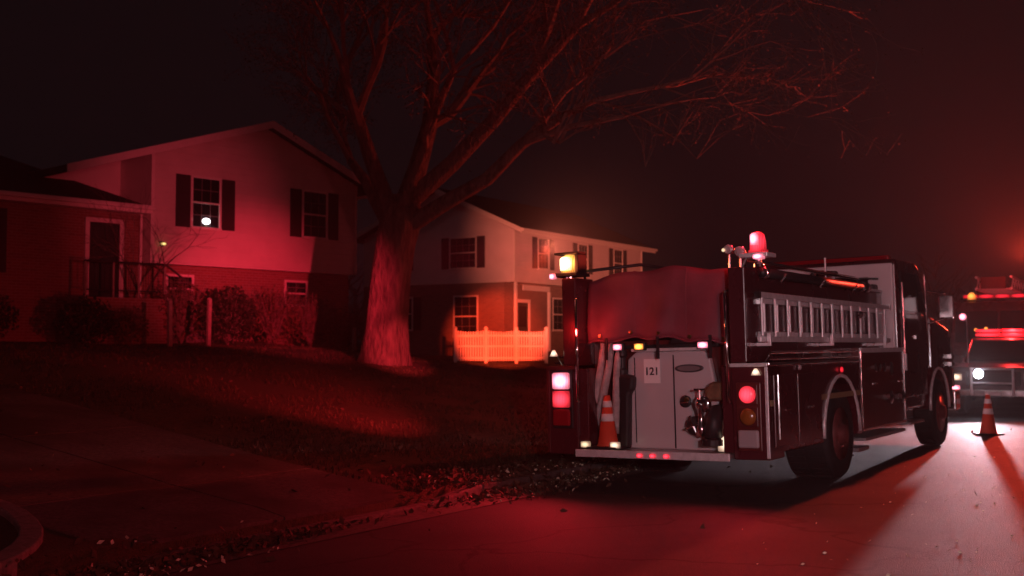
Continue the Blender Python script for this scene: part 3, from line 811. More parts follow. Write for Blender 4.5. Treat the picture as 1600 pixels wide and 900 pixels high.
# lower body, right and left sides, with wheel arches cut as polygon outline
def arch(y, r, z0, zt, n=12, k=1.0):
    return [(y + r * math.cos(math.pi - math.pi * i / n), z0 + r * k * math.sin(math.pi - math.pi * i / n)) for i in range(n + 1)]
YW, YF = 2.32, 7.32
for s in (1, -1):
    xo = EW * s; xi = (EW - .5) * s
    prof = [(0, .46), (YW - .66, .46)] + arch(YW, .66, .50, 0) + [(YW + .66, .46), (3.12, .46), (3.12, 1.33), (0, 1.33)]
    MB().prism(prof, xo, xi, axis='x').build('body_side', M_RED, e1, bevel=.012)
    # rubber / chrome arch ring
    ar = MB(); pts = [(xo + .006 * s, a, b_) for a, b_ in arch(YW, .685, .50, 0)]
    ar.tube(pts, .022, 6); ar.build('wheel_arch_trim', M_ALU, e1, smooth_=True)
    MB().box(xi - .12 * s, xo - .02 * s, YW - .64, YW + .64, 1.20, 1.26).build('wheel_well', M_DARK, e1)
    # compartment doors
    for (a, b_, c, e) in ((.09, .78, .52, 1.24), (.80, 1.55, .52, 1.24)):
        dr = MB().box(xo, xo + .022 * s, a, b_, c, e).build('compartment_door', M_RED, e1, bevel=.008)
        MB().tube([(xo + .03 * s, (a + b_) / 2 - .07, .88), (xo + .045 * s, (a + b_) / 2, .88), (xo + .03 * s, (a + b_) / 2 + .07, .88)], .012, 6).build('handle', M_CHROME, dr)
    MB().box(xo, xo + .010 * s, .02, 3.1, .93, .99).build('side_stripe', mat('dull_gold_stripe', (.30, .22, .12), .4), e1)
    # chrome edge trims
    MB().box(xo - .12 * s, xo + .014 * s, -.012, 3.12, 1.332, 1.365).build('body_trim', M_CHROME, e1, bevel=.006)
    MB().tube([(xo + .05 * s, .12, .60), (xo + .05 * s, .12, 1.24)], .014, 8).build('grab_rail', M_CHROME, e1)
    # upper side box (hose bed wall)
    MB().box((EW - .22) * s, (EW - .36) * s, .0, 5.05, 1.366, 2.26).build('hose_bed_side', M_RED, e1, bevel=.01)
    MB().box((EW - .10) * s, (EW - .24) * s, 3.14, 5.0, 1.37, 1.5).build('side_shelf', M_TREAD, e1, bevel=.006)
    # lower handrails along the side, above the trim
    hr = MB()
    hr.tube([(xo - .03 * s, .15, 1.46), (xo - .03 * s, 4.3, 1.46)], .015, 8)
    for yy in (.15, 1.2, 2.3, 3.3, 4.3): hr.tube([(xo - .03 * s, yy, 1.46), (xo - .10 * s, yy, 1.36)], .010, 6)
    hr.build('side_handrail', M_CHROME, e1)
    hr2 = MB().tube([(xo - .02 * s, .10, 1.395), (xo - .02 * s, 4.1, 1.395)], .011, 8); hr2.build('side_handrail', M_CHROME, e1)
    # pump panel
    pp = MB().box(xo - .4 * s, xo - .004 * s, 3.14, 5.22, .48, 1.50).build('pump_panel', M_REDD, e1, bevel=.008, label='maroon pump panel amidships')
    fr = MB()
    fr.box(xo - .005 * s, xo + .012 * s, 3.15, 5.22, .48, .515).box(xo - .005 * s, xo + .012 * s, 5.185, 5.22, .52, 1.50).box(xo - .005 * s, xo + .011 * s, 3.145, 3.17, .52, 1.50)
    fr.build('panel_frame', M_CHROME, pp, bevel=.004)
    MB().box(xo - .005 * s, xo + .01 * s, 3.2, 5.15, 1.44, 1.50).build('panel_header', M_ALU, pp)
    for (yy, zz, r_) in ((3.75, 1.25, .055), (3.95, 1.25, .055), (4.15, 1.25, .055), (4.5, 1.22, .09)):
        MB().lathe([(r_, 0), (r_, .025 * s), (r_ * .85, .028 * s)], (xo + .0 * s, yy, zz), 18, 'x').build('gauge', M_CHROME, pp)
    for (yy, zz) in ((4.15, .86), (4.75, .84)):
        MB().lathe([(.075, 0), (.07, .06 * s), (.085, .065 * s), (.085, .10 * s), (.03, .12 * s)], (xo, yy, zz), 16, 'x').build('discharge_cap', M_CHROME, pp)
    for yy in (3.5, 3.62, 4.72, 4.9):
        MB().tube([(xo, yy, 1.05), (xo + .05 * s, yy, 1.05)], .01, 6).tube([(xo + .05 * s, yy - .03, 1.05), (xo + .05 * s, yy + .03, 1.05)], .009, 6).build('pull_handle', M_CHROME, pp)
    # running board
    MB().box(xo - .35 * s, xo + .02 * s, 3.2, 5.1, .36, .40).build('running_board', M_TREAD, e1, bevel=.006)
    MB().box(xo - .30 * s, xo - .02 * s, 3.0, 3.45, .24, .29).build('side_step', M_TREAD, e1, bevel=.006)
    make_wheel(e1, xo - .02 * s, YW, .51, .52, s)
    make_wheel(e1, xo - .01 * s, YF, .51, .30, s)
    # fender marker lights
    MB().lathe([(.035, 0), (.03, .02 * s), (.012, .03 * s)], (xo + .012 * s, YW, 1.25), 12, 'x').build('marker_light', E_REDDIM, e1, smooth_=True)
    MB().lathe([(.03, 0), (.026, .02 * s), (.01, .03 * s)], (xo + .012 * s, .86, 1.30), 12, 'x').build('marker_light', E_WARM2 if False else L_CLEAR, e1, smooth_=True)
    # rear column: lower and upper
    MB().box(xo, xi + .12 * s, -.03, RC + .02, .40, 1.33).build('rear_column', M_RED, e1, bevel=.012)
    MB().box((EW - .21) * s, (EW - .385) * s, -.028, RC + .02, 1.367, 2.33).build('rear_column_upper', M_RED, e1, bevel=.012)
    MB().box(xo + .002 * s, (EW - .39) * s, -.045, -.031, 1.325, 1.362).box(xo + .004 * s, xo - .03 * s, -.044, -.031, .42, 1.32).build('column_trim', M_ALU if s > 0 else M_REDD, e1, bevel=.004)
    MB().tube([((EW - .40) * s, -.06, .98), ((EW - .41) * s, -.065, 2.08)], .017, 10).tube([((EW - .40) * s, -.06, .98), ((EW - .40) * s, -.01, .96)], .013, 8).tube([((EW - .41) * s, -.065, 2.08), ((EW - .40) * s, -.01, 2.10)], .013, 8).build('rear_grab_rail', M_CHROME, e1, smooth_=True)
    # bed top rail
    MB().box((EW - .20) * s, (EW - .38) * s, RC + .03, 5.04, 2.262, 2.295).build('bed_cap_rail', M_ALU, e1, bevel=.006)

# floor of bed, hose bed interior
MB().box(-.88, .88, RC + .02, 5.0, 1.30, 1.45).build('bed_floor', M_DARK, e1)
MB().box(-.885, .885, RC, RC + .05, .46, 1.62).build('rear_bulkhead', M_REDD, e1)
# tailboard
tb_ = MB().box(-.885, .885, -.10, RC - .002, .41, .455).build('tailboard', M_TREAD, e1, bevel=.006)
MB().box(-.885, .885, -.125, -.102, .385, .465).build('tailboard_edge', M_ALU, tb_, bevel=.006)
for xx in (.20, .045, -.105):
    MB().box(xx - .035, xx + .035, -.150, -.126, .398, .442).build('step_light', E_RED, tb_, bevel=.01)
# white rear panel
def RX(u): return EW - u
pan = MB().prism([(RX(1.75), .50), (RX(1.70), .455), (RX(.60), .455), (RX(.56), .52), (RX(.74), 1.42), (RX(.80), 1.50), (RX(1.60), 1.50), (RX(1.70), 1.42)], RC - .09, RC - .002).build('rear_panel', M_WHITEP, e1, bevel=.02, segs=3, label='white painted rear access panel')
MB().box(RX(1.62), RX(.79), RC - .16, RC - .0, 1.502, 1.535).build('panel_lip', M_ALU, pan, bevel=.006)
MB().box(RX(1.16), RX(1.145), RC - .095, RC - .0902, .47, 1.46).box(RX(1.62), RX(1.61), RC - .095, RC - .0902, .52, 1.44).build('panel_seam', M_BLACK, pan)
ov = MB(); ov.M = Matrix.Translation((RX(.97), RC - .091, 1.315)) @ Matrix.Diagonal((1, 1, .27, 1)); ov.lathe([(.165, 0), (.165, -.012), (.15, -.018)], (0, 0, 0), 28, 'y'); ov.build('oval_badge', mat('badge_grey', (.12, .11, .12), .3, .5), pan)
ov = MB(); ov.M = Matrix.Translation((RX(.97), RC - .110, 1.315)) @ Matrix.Diagonal((1, 1, .22, 1)); ov.lathe([(.13, 0), (.13, -.003)], (0, 0, 0), 28, 'y'); ov.build('badge_face', mat('badge_face', (.28, .24, .25), .4, .3), pan)
gk = MB().lathe([(.065, 0), (.065, -.02), (.05, -.03), (.02, -.03)], (RX(1.02), RC - .091, .965), 20, 'y').build('round_latch', M_BLACK, pan)
MB().lathe([(.028, 0), (.02, -.02)], (RX(1.00), RC - .122, .985), 10, 'y').build('latch_knob', M_BRASS, gk)
MB().tube([(RX(1.07), RC - .125, .955), (RX(.98), RC - .13, .96)], .01, 6).build('latch_bar', M_CHROME, gk)
# number plate with engine number
pl = MB().box(RX(1.50), RX(1.31), RC - .101, RC - .091, 1.16, 1.42).build('number_card', mat('card_white', (.92, .90, .90), .5), pan)
text('number_text', '121', .115, M_BLACK, pl, (RX(1.405), RC - .103, 1.285), (R(90), 0, 0))
# light bar above the panel
MB().box(RX(1.80), RX(.62), RC - .14, RC - .03, 1.538, 1.575).build('light_rail', M_BLACK, e1, bevel=.006)
for (u_, m_, w_) in ((1.76, E_REDHOT, .07), (1.50, E_AMBER, .07), (.76, E_REDHOT, .075)):
    fx = MB().box(RX(u_) - w_, RX(u_) + w_, RC - .20, RC - .142, 1.515, 1.60).build('warning_light', M_BLACK, e1, bevel=.008)
    MB().box(RX(u_) - w_ * .75, RX(u_) + w_ * .75, RC - .215, RC - .201, 1.525, 1.588).build('lens', m_, fx, bevel=.006)
MB().prism([(RX(1.2), 1.576), (RX(.86), 1.576), (RX(.92), 1.66), (RX(1.12), 1.66)], RC - .13, RC - .06).build('speaker', M_BLACK, e1, bevel=.01)
# tail light clusters
def cluster(s, lamps):
    x = (EW - .20) * s
    cp_ = MB().box(x - .13, x + .13, -.052, -.031, lamps[-1][0] - .12, lamps[0][0] + .12).build('tail_light_cluster', M_BLACK if s < 0 else M_REDD, e1, bevel=.01)
    for z, sq, m_ in lamps:
        if sq: MB().box(x - .108, x + .108, -.095, -.053, z - .09, z + .09).build('lens', m_, cp_, bevel=.02)
        else:
            MB().box(x - .10, x + .10, -.066, -.0525, z - .098, z + .098).build('bezel', M_REDD, cp_, bevel=.02)
            MB().lathe([(.085, 0), (.085, -.02), (.065, -.04), (.02, -.05)], (x, -.067, z), 24, 'y').build('lens', m_, cp_, smooth_=True)
cluster(1, [(1.05, False, E_RED), (.83, False, L_AMBOFF), (.61, True, L_CLEAR)])
cluster(-1, [(1.20, True, E_REDHOT), (1.00, True, E_RED), (.80, True, L_REDOFF)])
for (s, z) in ((1, 1.27), (-1, 1.50)):
    x = (EW - .11) * s
    MB().prism([(x - .05, z - .03), (x + .05, z - .03), (x + .01, z + .04), (x - .01, z + .04)], -.075, -.047).build('marker_light', E_WARM, e1, bevel=.006)
# red hose bed cover: draped sheet with folds
vs = []; fs = []; nx, ny = 34, 30
def cover_top(x): return 2.30 + .09 * math.cos(min(1, abs(x - .05) / .9) * math.pi / 2) + .015 * math.sin(x * 9)
rowsn = 0; rows = []
for j in range(14):      # along bed
    y = 4.9 - (4.9 - (RC - .10)) * j / 13; rows.append(('top', y))
for j in range(1, 14): rows.append(('drop', j / 13))
for kind, v in rows:
    for i in range(nx + 1):
        x = -.88 + 1.76 * i / nx
        zt = cover_top(x) + .02 * noise.noise(Vector((x * 3, v * 2, 0)))
        if kind == 'top': vs.append((x, v, zt))
        else:
            hem = 1.60 + .05 * math.sin((x + .9) * 2.2) + .02 * math.sin(x * 14)
            z = zt + (hem - zt) * v
            y = RC - .10 - .05 * math.sin(v * math.pi / 2) - .03 * v * math.sin(x * 11 + 2 * v) - .02 * noise.noise(Vector((x * 4, z * 3, 7))) - .03 * v * math.sin(x * 4)
            vs.append((x, y, z))
n1 = nx + 1
for j in range(len(rows) - 1):
    for i in range(nx): fs.append((j * n1 + i, j * n1 + i + 1, (j + 1) * n1 + i + 1, (j + 1) * n1 + i))
cv = raw('hose_bed_cover', vs, fs, M_TARP, e1, smooth_=True)
hem = [vs[(len(rows) - 1) * n1 + i] for i in range(n1)]
MB().tube([(q[0], q[1] - .006, q[2]) for q in hem], .014, 6).build('cover_hem', M_TARP, cv, smooth_=True)
for i in (3, 10, 17, 24, 31):
    q = hem[i]; MB().lathe([(.022, 0), (.022, -.008), (.012, -.010)], (q[0], q[1] - .012, q[2] + .05), 10, 'y').build('grommet', M_BRASS, cv)
for i in (11, 23):
    MB().tube([(vs[j * n1 + i][0], vs[j * n1 + i][1] - .004, vs[j * n1 + i][2] + .006) for j in range(len(rows))], .008, 5).build('cover_seam', M_TARP, cv, smooth_=True)
sm = cv.modifiers.new('solid', 'SOLIDIFY'); sm.thickness = .008
for xx in (-.62, .0, .60): MB().box(xx - .015, xx + .015, RC - .215, RC - .20, 1.42, 1.66).build('cover_strap', M_BLACK, e1)
# stacked hose in the left bay of the tail, folded vertical loops
for k, (x0, x1) in enumerate(((-.70, -.86), (-.60, -.78), (-.50, -.56))):
    pts = [(x0, RC - .12, 1.60), (x0 - .02, RC - .16, 1.35), ((x0 + x1) / 2, RC - .17, 1.05), (x1, RC - .13, .80), (x1 - .01, RC - .10, .62)]
    MB().tube(pts, [.035, .04, .045, .045, .04], 8).build('hose', M_HOSE, e1, smooth_=True)
MB().lathe([(.05, 0), (.05, .09), (.035, .11), (.035, .22), (.05, .24), (.05, .3)], (-.47, RC - .12, 1.22), 14).build('nozzle', M_BLACK, e1)
MB().prism([(-.52, .46), (-.40, .46), (-.38, 1.05), (-.33, 1.10), (-.32, 1.24), (-.46, 1.27), (-.55, 1.20), (-.56, 1.06), (-.50, 1.0)], RC - .18, RC - .04).build('tool_bag', M_BLACK, e1, bevel=.03, segs=3)
# tailboard reflectors, their shine put in as glow, and a warm lamp at right
for xx in (-.80, -.44):
    MB().box(xx - .055, xx + .055, -.06, -.02, .48, .545).build('tailboard_glow', E_WARM2 if xx < -.6 else E_WARM, e1, bevel=.01)
MB().prism([(.70, .47), (.86, .47), (.86, .66), (.80, .66), (.70, .56)], .02, .07).build('tailboard_glow', E_WARM, e1, bevel=.012)
# rear intake: elbow, valve, cap, chrome, canvas bag
iv = MB().tube([(.66, RC - .10, .86), (.66, RC - .24, .86), (.66, RC - .32, .78), (.65, RC - .33, .60)], [.085, .085, .085, .09], 16).build('rear_intake', M_BLACK, e1, smooth_=True)
MB().lathe([(.115, 0), (.115, .06), (.09, .07)], (.65, RC - .33, .53), 18).build('intake_cap', M_BLACK, iv)
MB().lathe([(.04, 0), (.045, .10), (.03, .12), (.03, .30), (.05, .31), (.05, .35)], (.53, RC - .34, .62), 14).build('valve_body', M_CHROME, iv, smooth_=True)
MB().lathe([(.085, 0), (.09, -.03), (.06, -.05), (.02, -.055)], (.55, RC - .30, .95), 20, 'y').build('chrome_cap', M_CHROME, iv, smooth_=True)
MB().lathe([(.10, 0), (.10, -.05), (.07, -.08), (.02, -.09)], (.40, RC - .16, .72), 20, 'y').build('suction_cap', M_BLACK, iv, smooth_=True)
for k in range(4):
    a = k * math.pi / 2 + .4
    MB().tube([(.40, RC - .25, .72), (.40 + .11 * math.cos(a), RC - .23, .72 + .11 * math.sin(a))], .014, 6).build('cap_lug', M_CHROME, iv)
MB().tube([(.53, RC - .36, 1.0), (.53, RC - .36, 1.10)], .012, 6).tube([(.47, RC - .36, 1.1), (.59, RC - .36, 1.1)], .012, 6).build('valve_handle', M_CHROME, iv)
MB().prism([(.55, .98), (.84, .98), (.87, 1.08), (.80, 1.16), (.62, 1.18), (.54, 1.10)], RC - .28, RC - .10).build('canvas_bag', M_BAG, e1, bevel=.04, segs=3)
MB().box(.72, .86, RC - .25, RC - .12, .70, .96).build('valve_box', M_ALU, e1, bevel=.02)
# beacons on the rear columns
def beacon(s, mats, dome_m, z0, xx, yy):
    b_ = MB().lathe([(.055, 0), (.055, .03), (.03, .05), (.03, z0 - 2.335 - .02), (.09, z0 - 2.335)], (xx, yy, 2.332), 16).build('beacon', M_CHROME, e1, smooth_=False)
    MB().lathe([(.10, 0), (.10, .03), (.085, .03), (.08, .12), (.065, .19), (.03, .215), (.001, .22)], (xx, yy, z0), 24).build('dome', dome_m, b_, smooth_=True)
    return b_
E_DOME = lamp('lit_red_dome', (1, .04, .07), 1.2)
br_ = beacon(1, None, E_DOME, 2.47, RX(.12), .15)
MB().lathe([(.042, 0), (.042, .10), (.02, .12)], (RX(.125), .06, 2.55), 12).build('bulb', E_REDHOT, br_, smooth_=True)
MB().box(RX(.12) - .16, RX(.12) + .14, .02, .28, 2.425, 2.468).build('beacon_plate', M_ALU, br_, bevel=.006)
MB().tube([(RX(.30), .15, 2.33), (RX(.25), .15, 2.43)], .02, 8).build('bracket', M_CHROME, br_)
MB().box(RX(.02), RX(.12), -.02, .08, 2.40, 2.45).build('marker_light', E_REDHOT, br_, bevel=.01)
for (xx, zz, r_, mm_) in ((RX(.30), 2.50, .06, M_CHROME), (RX(.42), 2.53, .055, M_CHROME)):
    sp = MB().lathe([(r_ * .3, .10), (r_ * .8, .07), (r_, 0), (r_ * .9, -.01)], (xx, .10, zz), 18, 'y').build('work_light', mm_, e1, smooth_=True)
    MB().lathe([(r_ * .85, -.012), (r_ * .5, -.02)], (xx, .10, zz), 18, 'y').build('lens', L_CLEAR, sp)
    MB().tube([(xx, .12, zz - r_), (xx, .12, 2.33)], .012, 6).build('stem', M_CHROME, sp)
MB().lathe([(.02, 0), (.02, -.01)], (RX(.46), .07, 2.52), 8, 'y').build('chrome_glint', E_WARM2, e1)  # glowing disc put in as a glint on the chrome
bl_ = beacon(-1, None, lamp('lit_amber_dome', (1, .45, .08), 1.9), 2.40, RX(2.33), .15)
MB().lathe([(.066, 0), (.066, .13), (.04, .15)], (RX(2.335), .07, 2.425), 14).build('bulb', lamp('lit_amber_core', (1, .78, .40), 6), bl_, smooth_=True)
MB().box(RX(2.33) - .17, RX(2.33) + .17, .0, .3, 2.355, 2.395).build('beacon_plate', M_BLACK, bl_, bevel=.006)
MB().box(RX(2.33) + .12, RX(2.33) + .16, .05, .25, 2.396, 2.60).box(RX(2.33) - .15, RX(2.33) + .16, .06, .24, 2.602, 2.63).build('beacon_guard', M_BLACK, bl_, bevel=.006)
MB().box(RX(2.50), RX(2.43), -.03, .03, 2.33, 2.39).build('marker_light', E_REDHOT, bl_, bevel=.01)
MB().tube([(-.95, .3, 2.33), (-.95, .3, 2.42), (-.35, .5, 2.47), (-.35, 2.2, 2.47)], .018, 8).build('bed_handrail', M_IRON, e1, smooth_=True)
# top handrails and hard suction hose on the right
MB().tube([(RX(.30), .20, 2.36), (RX(.30), .22, 2.42), (RX(.30), 4.2, 2.42), (RX(.30), 4.22, 2.30)], .022, 10).build('bed_handrail', M_CHROME, e1, smooth_=True)
MB().tube([(RX(.17), .35, 2.29), (RX(.17), 4.2, 2.29)], .05, 14).build('suction_hose', M_BLACK, e1, smooth_=True)
for yy in (.42, 3.9, 4.15): MB().lathe([(.058, -.03), (.066, -.02), (.066, .02), (.058, .03)], (RX(.17), yy, 2.29), 16, 'y').build('hose_coupling', M_CHROME, e1, smooth_=True)
for yy in (.9, 2.2, 3.5): MB().tube([(RX(.22), yy, 2.25), (RX(.16), yy, 2.22), (RX(.10), yy, 2.30)], .012, 6).build('hose_bracket', M_CHROME, e1)
MB().tube([(RX(.34), 3.0, 2.3), (RX(.34), 3.0, 2.62)], .012, 6).build('antenna', M_ALU, e1)
# ladders on the right side: two nested
def ladder(x, y0, y1, z0, z1, n, off, rr=.016):
    l = thing('ladder', '', ''); l.parent = e1
    for k in ('label', 'category'): del l[k]
    MB().box(x - .022, x + .022, y0, y1, z1 - .06, z1).build('side_rail', M_ALU, l, bevel=.008)
    MB().box(x - .022, x + .022, y0, y1, z0, z0 + .06).build('side_rail', M_ALU, l, bevel=.008)
    base = None
    for i in range(n):
        yy = y0 + off + i * .384
        if yy > y1 - .05: break
        if base is None:
            base = MB().tube([(x, 0, z0 + .05), (x, 0, z1 - .05)], rr, 8, cap=False).build('rung', M_ALU, l, smooth_=True); base.location = (0, yy, 0)
        else:
            c = base.copy(); COL.objects.link(c); c.location = (0, yy, 0)
    for yy in (y0 - .02, y1 + .0):
        MB().box(x - .026, x + .026, yy, yy + .05, z1 - .068, z1 + .008).build('end_cap', M_CHROME, l)
    return l
ladder(RX(.13), .12, 5.0, 1.57, 2.08, 13, .10)
ladder(RX(.19), .30, 4.9, 1.62, 2.03, 13, .14)
for yy in (.25, 2.3, 4.6):
    MB().box(RX(.25), RX(.06), yy, yy + .04, 1.53, 1.565).box(RX(.10), RX(.06), yy, yy + .04, 1.566, 1.66).build('ladder_bracket', M_ALU, e1, bevel=.004)
MB().lathe([(.045, -.02), (.05, 0), (.03, .03)], (RX(.09), 3.55, 1.92), 14, 'x').build('ladder_lock', E_BLUE if False else M_CHROME, e1)
# cab
cab = MB().prism([(5.24, .62), (6.60, .62), (6.95, 1.25), (6.98, 1.98), (6.52, 2.68), (6.35, 2.74), (5.30, 2.74), (5.24, 2.70)], EW - .06, -(EW - .06), axis='x').build('cab', M_RED, e1, bevel=.04, segs=3)
MB().box(-(EW - .10), EW - .10, 5.20, 5.238, 1.45, 2.68).build('cab_rear_wall', M_CABW, e1, bevel=.02, label='pale rear wall of the cab')
for k in range(3): MB().box(-.9 + k * .62, -.9 + k * .62 + .5, 5.185, 5.199, 1.9, 2.5).build('rear_cab_window', M_GLASS, e1, bevel=.01)
for s in (1, -1):
    x = (EW - .06) * s
    dr = MB().box(x, x + .018 * s, 5.36, 6.72, .80, 1.98).build('cab_door', M_RED, e1, bevel=.012)
    MB().prism([(5.42, 2.02), (6.80, 2.02), (6.46, 2.56), (5.42, 2.58)], x + .002 * s, x + .014 * s, axis='x').build('door_window', M_GLASS, dr)
    MB().box(x + .018 * s, x + .04 * s, 6.05, 6.2, 1.62, 1.67).build('handle', M_CHROME, dr)
    MB().tube([(x + .06 * s, 5.30, 1.25), (x + .06 * s, 5.30, 2.4)], .016, 8).build('cab_grab_rail', M_CHROME, e1)
    MB().tube([(x + .07 * s, 6.60, 1.72), (x + .07 * s, 6.56, 2.58)], .016, 8).build('cab_grab_rail', M_CHROME, e1)
    # mirror on arm
    mr = MB().tube([(x, 6.85, 2.35), (x + .28 * s, 7.0, 2.30), (x + .28 * s, 7.0, 1.95), (x, 6.9, 1.85)], .014, 8).build('mirror_arm', M_CHROME, e1)
    MB().box(x + .17 * s, x + .38 * s, 6.96, 7.02, 1.93, 2.27).build('mirror', M_CHROME, mr, bevel=.015)
    # hood side and front fender with arch
    prof = [(6.62, .66)] + arch(YF, .60, .56, 0) + [(8.28, .62), (8.34, 1.25), (8.20, 1.78), (6.99, 1.97), (6.97, 1.2)]
    MB().prism(prof, x + .04 * s, (EW - .5) * s, axis='x').build('front_fender', M_RED, e1, bevel=.04, segs=3)
    ar = MB().tube([(x + .05 * s, a, b_) for a, b_ in arch(YF, .62, .56, 0)], .022, 6).build('wheel_arch_trim', M_ALU, e1, smooth_=True)
    MB().box(x + .03 * s, x + .09 * s, 5.24, 5.31, 1.18, 1.42).build('side_lamp_box', M_ALU, e1, bevel=.01)
    MB().box(x + .042 * s, x + .10 * s, 8.0, 8.22, 1.32, 1.38).build('louvre', M_CHROME, e1)
    MB().box(x + .042 * s, x + .10 * s, 8.0, 8.22, 1.20, 1.26).build('louvre', M_CHROME, e1)
    st = MB().box(x - .2 * s, x + .05 * s, 5.5, 6.3, .42, .46).build('cab_step', M_TREAD, e1, bevel=.006)
MB().prism([(6.99, 1.975), (8.21, 1.785), (8.36, 1.25), (8.36, .7), (6.99, .7)], .76, -.76, axis='x').build('hood', M_RED, e1, bevel=.05, segs=3)
MB().prism([(7.01, 2.0), (7.025, 2.01), (6.60, 2.64), (6.585, 2.63)], EW - .2, -(EW - .2), axis='x').build('windshield', M_GLASS, e1)
MB().box(-EW, EW, 8.40, 8.72, .48, .80).build('front_bumper', M_CHROME, e1, bevel=.03, segs=3)
for s in (1, -1):
    hb = MB().box((EW - .02) * s, (EW - .34) * s, 8.36, 8.46, .86, 1.14).build('headlight_bezel', M_CHROME, e1, bevel=.01)
    MB().box((EW - .06) * s, (EW - .30) * s, 8.462, 8.48, .90, 1.10).build('lens', L_CLEAR, hb)
MB().box(-.9, .9, 6.1, 6.28, 2.745, 2.87).build('cab_lightbar', L_REDOFF, e1, bevel=.03)
# deck gun and seat back above the pump, cab rear equipment
dg_ = MB().tube([(.25, 4.85, 2.2), (.25, 4.85, 2.45), (.30, 4.75, 2.55), (.62, 4.45, 2.52)], [.06, .06, .05, .035], 12).build('deck_gun', M_CHROME, e1, smooth_=True)
MB().lathe([(.12, -.012), (.13, 0), (.12, .012)], (.18, 4.8, 2.45), 18, 'x').build('hand_wheel', M_BLACK, dg_)
MB().box(.78, 1.0, 4.90, 5.12, 1.75, 2.38).build('equipment_case', M_BLACK, e1, bevel=.03)
MB().box(.45, .75, 4.95, 5.15, 2.0, 2.30).build('equipment_case', M_DARK, e1, bevel=.03)
MB().tube([(.40, 5.15, 2.50), (1.0, 5.15, 2.46)], .02, 8).build('rear_cab_rail', M_CHROME, e1)

# lights of engine 1: lamp glows, plus added spots and fills
def E1(x, y, z): return E1M @ Vector((x, y, z))
RED = (1, .020, .035)
light('tail_glow_left', 'SPOT', None, E1(-(EW - .20), -.14, 1.12), RED, 190, .08, E1(-2.2, -8, .1), 135, .8)
light('tail_glow_right', 'SPOT', None, E1(EW - .20, -.14, 1.05), RED, 120, .08, E1(.6, -6, .2), 140, .8)
light('recess_fill', 'POINT', None, E1(-.86, -.10, 1.75), (1, .05, .04), 7, .05)  # added fill that reddens the recess, no lamp at this spot
light('beacon_red_right', 'POINT', None, E1(RX(.12), .15, 2.85), RED, 14, .06)
light('beacon_amber_left', 'POINT', None, E1(RX(2.33), -.05, 2.5), (1, .16, .05), 6, .06)
src = E1(RX(2.60), .15, 2.72)  # spots added per target, standing in for the turning left beacon
light('beam_house', 'SPOT', None, src, (1, .025, .06), 16000, .05, (-7.4, 32.0, 2.7), 18, 1.0)
light('beam_house_wide', 'SPOT', None, src, (1, .06, .10), 4200, .05, (-9.4, 31.5, 4.8), 21, 1.0)
light('beam_trunk', 'SPOT', None, src, (1, .03, .055), 15000, .05, (-2.45, 24.0, 1.3), 9.0, 1.0)
light('beam_fence', 'SPOT', None, src, (1, .055, .018), 105000, .05, (-.35, 38.3, 1.95), 8.0, .6)
light('beam_house_two', 'SPOT', None, src, (1, .19, .11), 62000, .05, (3.6, 51.0, 5.6), 19, 1.0)
light('lawn_fill', 'SPOT', None, E1(-(EW + .25), .2, 1.5), RED, 1500, .05, (-2.6, 16.5, 1.0), 40, 1.0)  # added spot beside the body for the red strip of lawn
light('beam_crown', 'SPOT', None, src, RED, 150, .08, (0.5, 24.0, 10.5), 62, 1.0)

# cone standing on the tailboard
c1 = make_cone('small orange cone standing on the tailboard of the red engine', E1(-.60, .10, .456), .58)
c1.rotation_euler = (0, R(-1.43), STREET_ROT)
c2 = make_cone('orange cone standing alone on the lit road ahead of the red engine', (8.06, 19.1, z_at(8.06, 19.1) + .002), .68)

# ------------------------------------------------------------------ PICKUP facing the camera
VP_, VM = 26.0, 4.63
v = thing('pickup_truck', 'dark response pickup facing us with red roof lightbar and headlights on', 'pickup truck', W(VP_, VM, z_road(VM)), (0, 0, STREET_ROT + math.pi))
VM4 = Matrix.LocRotScale(v.location, v.rotation_euler, None)
# local +y is forward (towards us), origin at the nose
VD = mat('pickup_paint', (.09, .06, .065), .3, coat=.8, noise_amt=.1, noise_scale=2)
hw = .94
MB().prism([(0, .42), (.02, .80), (-.08, 1.06), (-1.2, 1.14), (-5.2, 1.14), (-5.25, .5), (-4.6, .42)], hw, -hw, axis='x').build('body', VD, v, bevel=.05, segs=3)
MB().prism([(-1.22, 1.13), (-1.85, 1.66), (-2.05, 1.70), (-3.0, 1.70), (-3.35, 1.62), (-3.6, 1.13)], hw - .10, -(hw - .10), axis='x').build('cabin', VD, v, bevel=.05, segs=3)
MB().prism([(-1.27, 1.18), (-1.80, 1.62), (-1.785, 1.635), (-1.245, 1.19)], hw - .20, -(hw - .20), axis='x').build('windshield', M_GLASS, v)
for s in (1, -1):
    MB().tube([((hw - .13) * s, -1.24, 1.17), ((hw - .16) * s, -1.82, 1.665)], .028, 6).build('windshield_pillar', M_ALU if s < 0 else VD, v)
    MB().box(hw * s, (hw + .22) * s, -1.62, -1.52, 1.12, 1.30).build('mirror', VD, v, bevel=.03)
    make_wheel(v, hw * s, -.95, .38, .25, s); make_wheel(v, hw * s, -4.2, .38, .25, s)
    hb = MB().box((hw - .03) * s, (hw - .33) * s, -.03, .035, .74, .94).build('headlight', M_CHROME, v, bevel=.02)
    MB().box((hw - .06) * s, (hw - .30) * s, .036, .05, .77, .91).build('lens', E_WARM if s > 0 else L_CLEAR, hb)
    MB().box((hw - .06) * s, (hw - .26) * s, .0, .04, .50, .66).build('flasher', E_REDHOT if s > 0 else E_REDDIM, v, bevel=.01)
MB().box(-.55, .55, -.01, .03, .66, .98).build('grille', M_BLACK, v, bevel=.01)
for k in range(5): MB().box(-.53, .53, .031, .045, .69 + k * .058, .71 + k * .058).build('grille_bar', M_IRON, v)
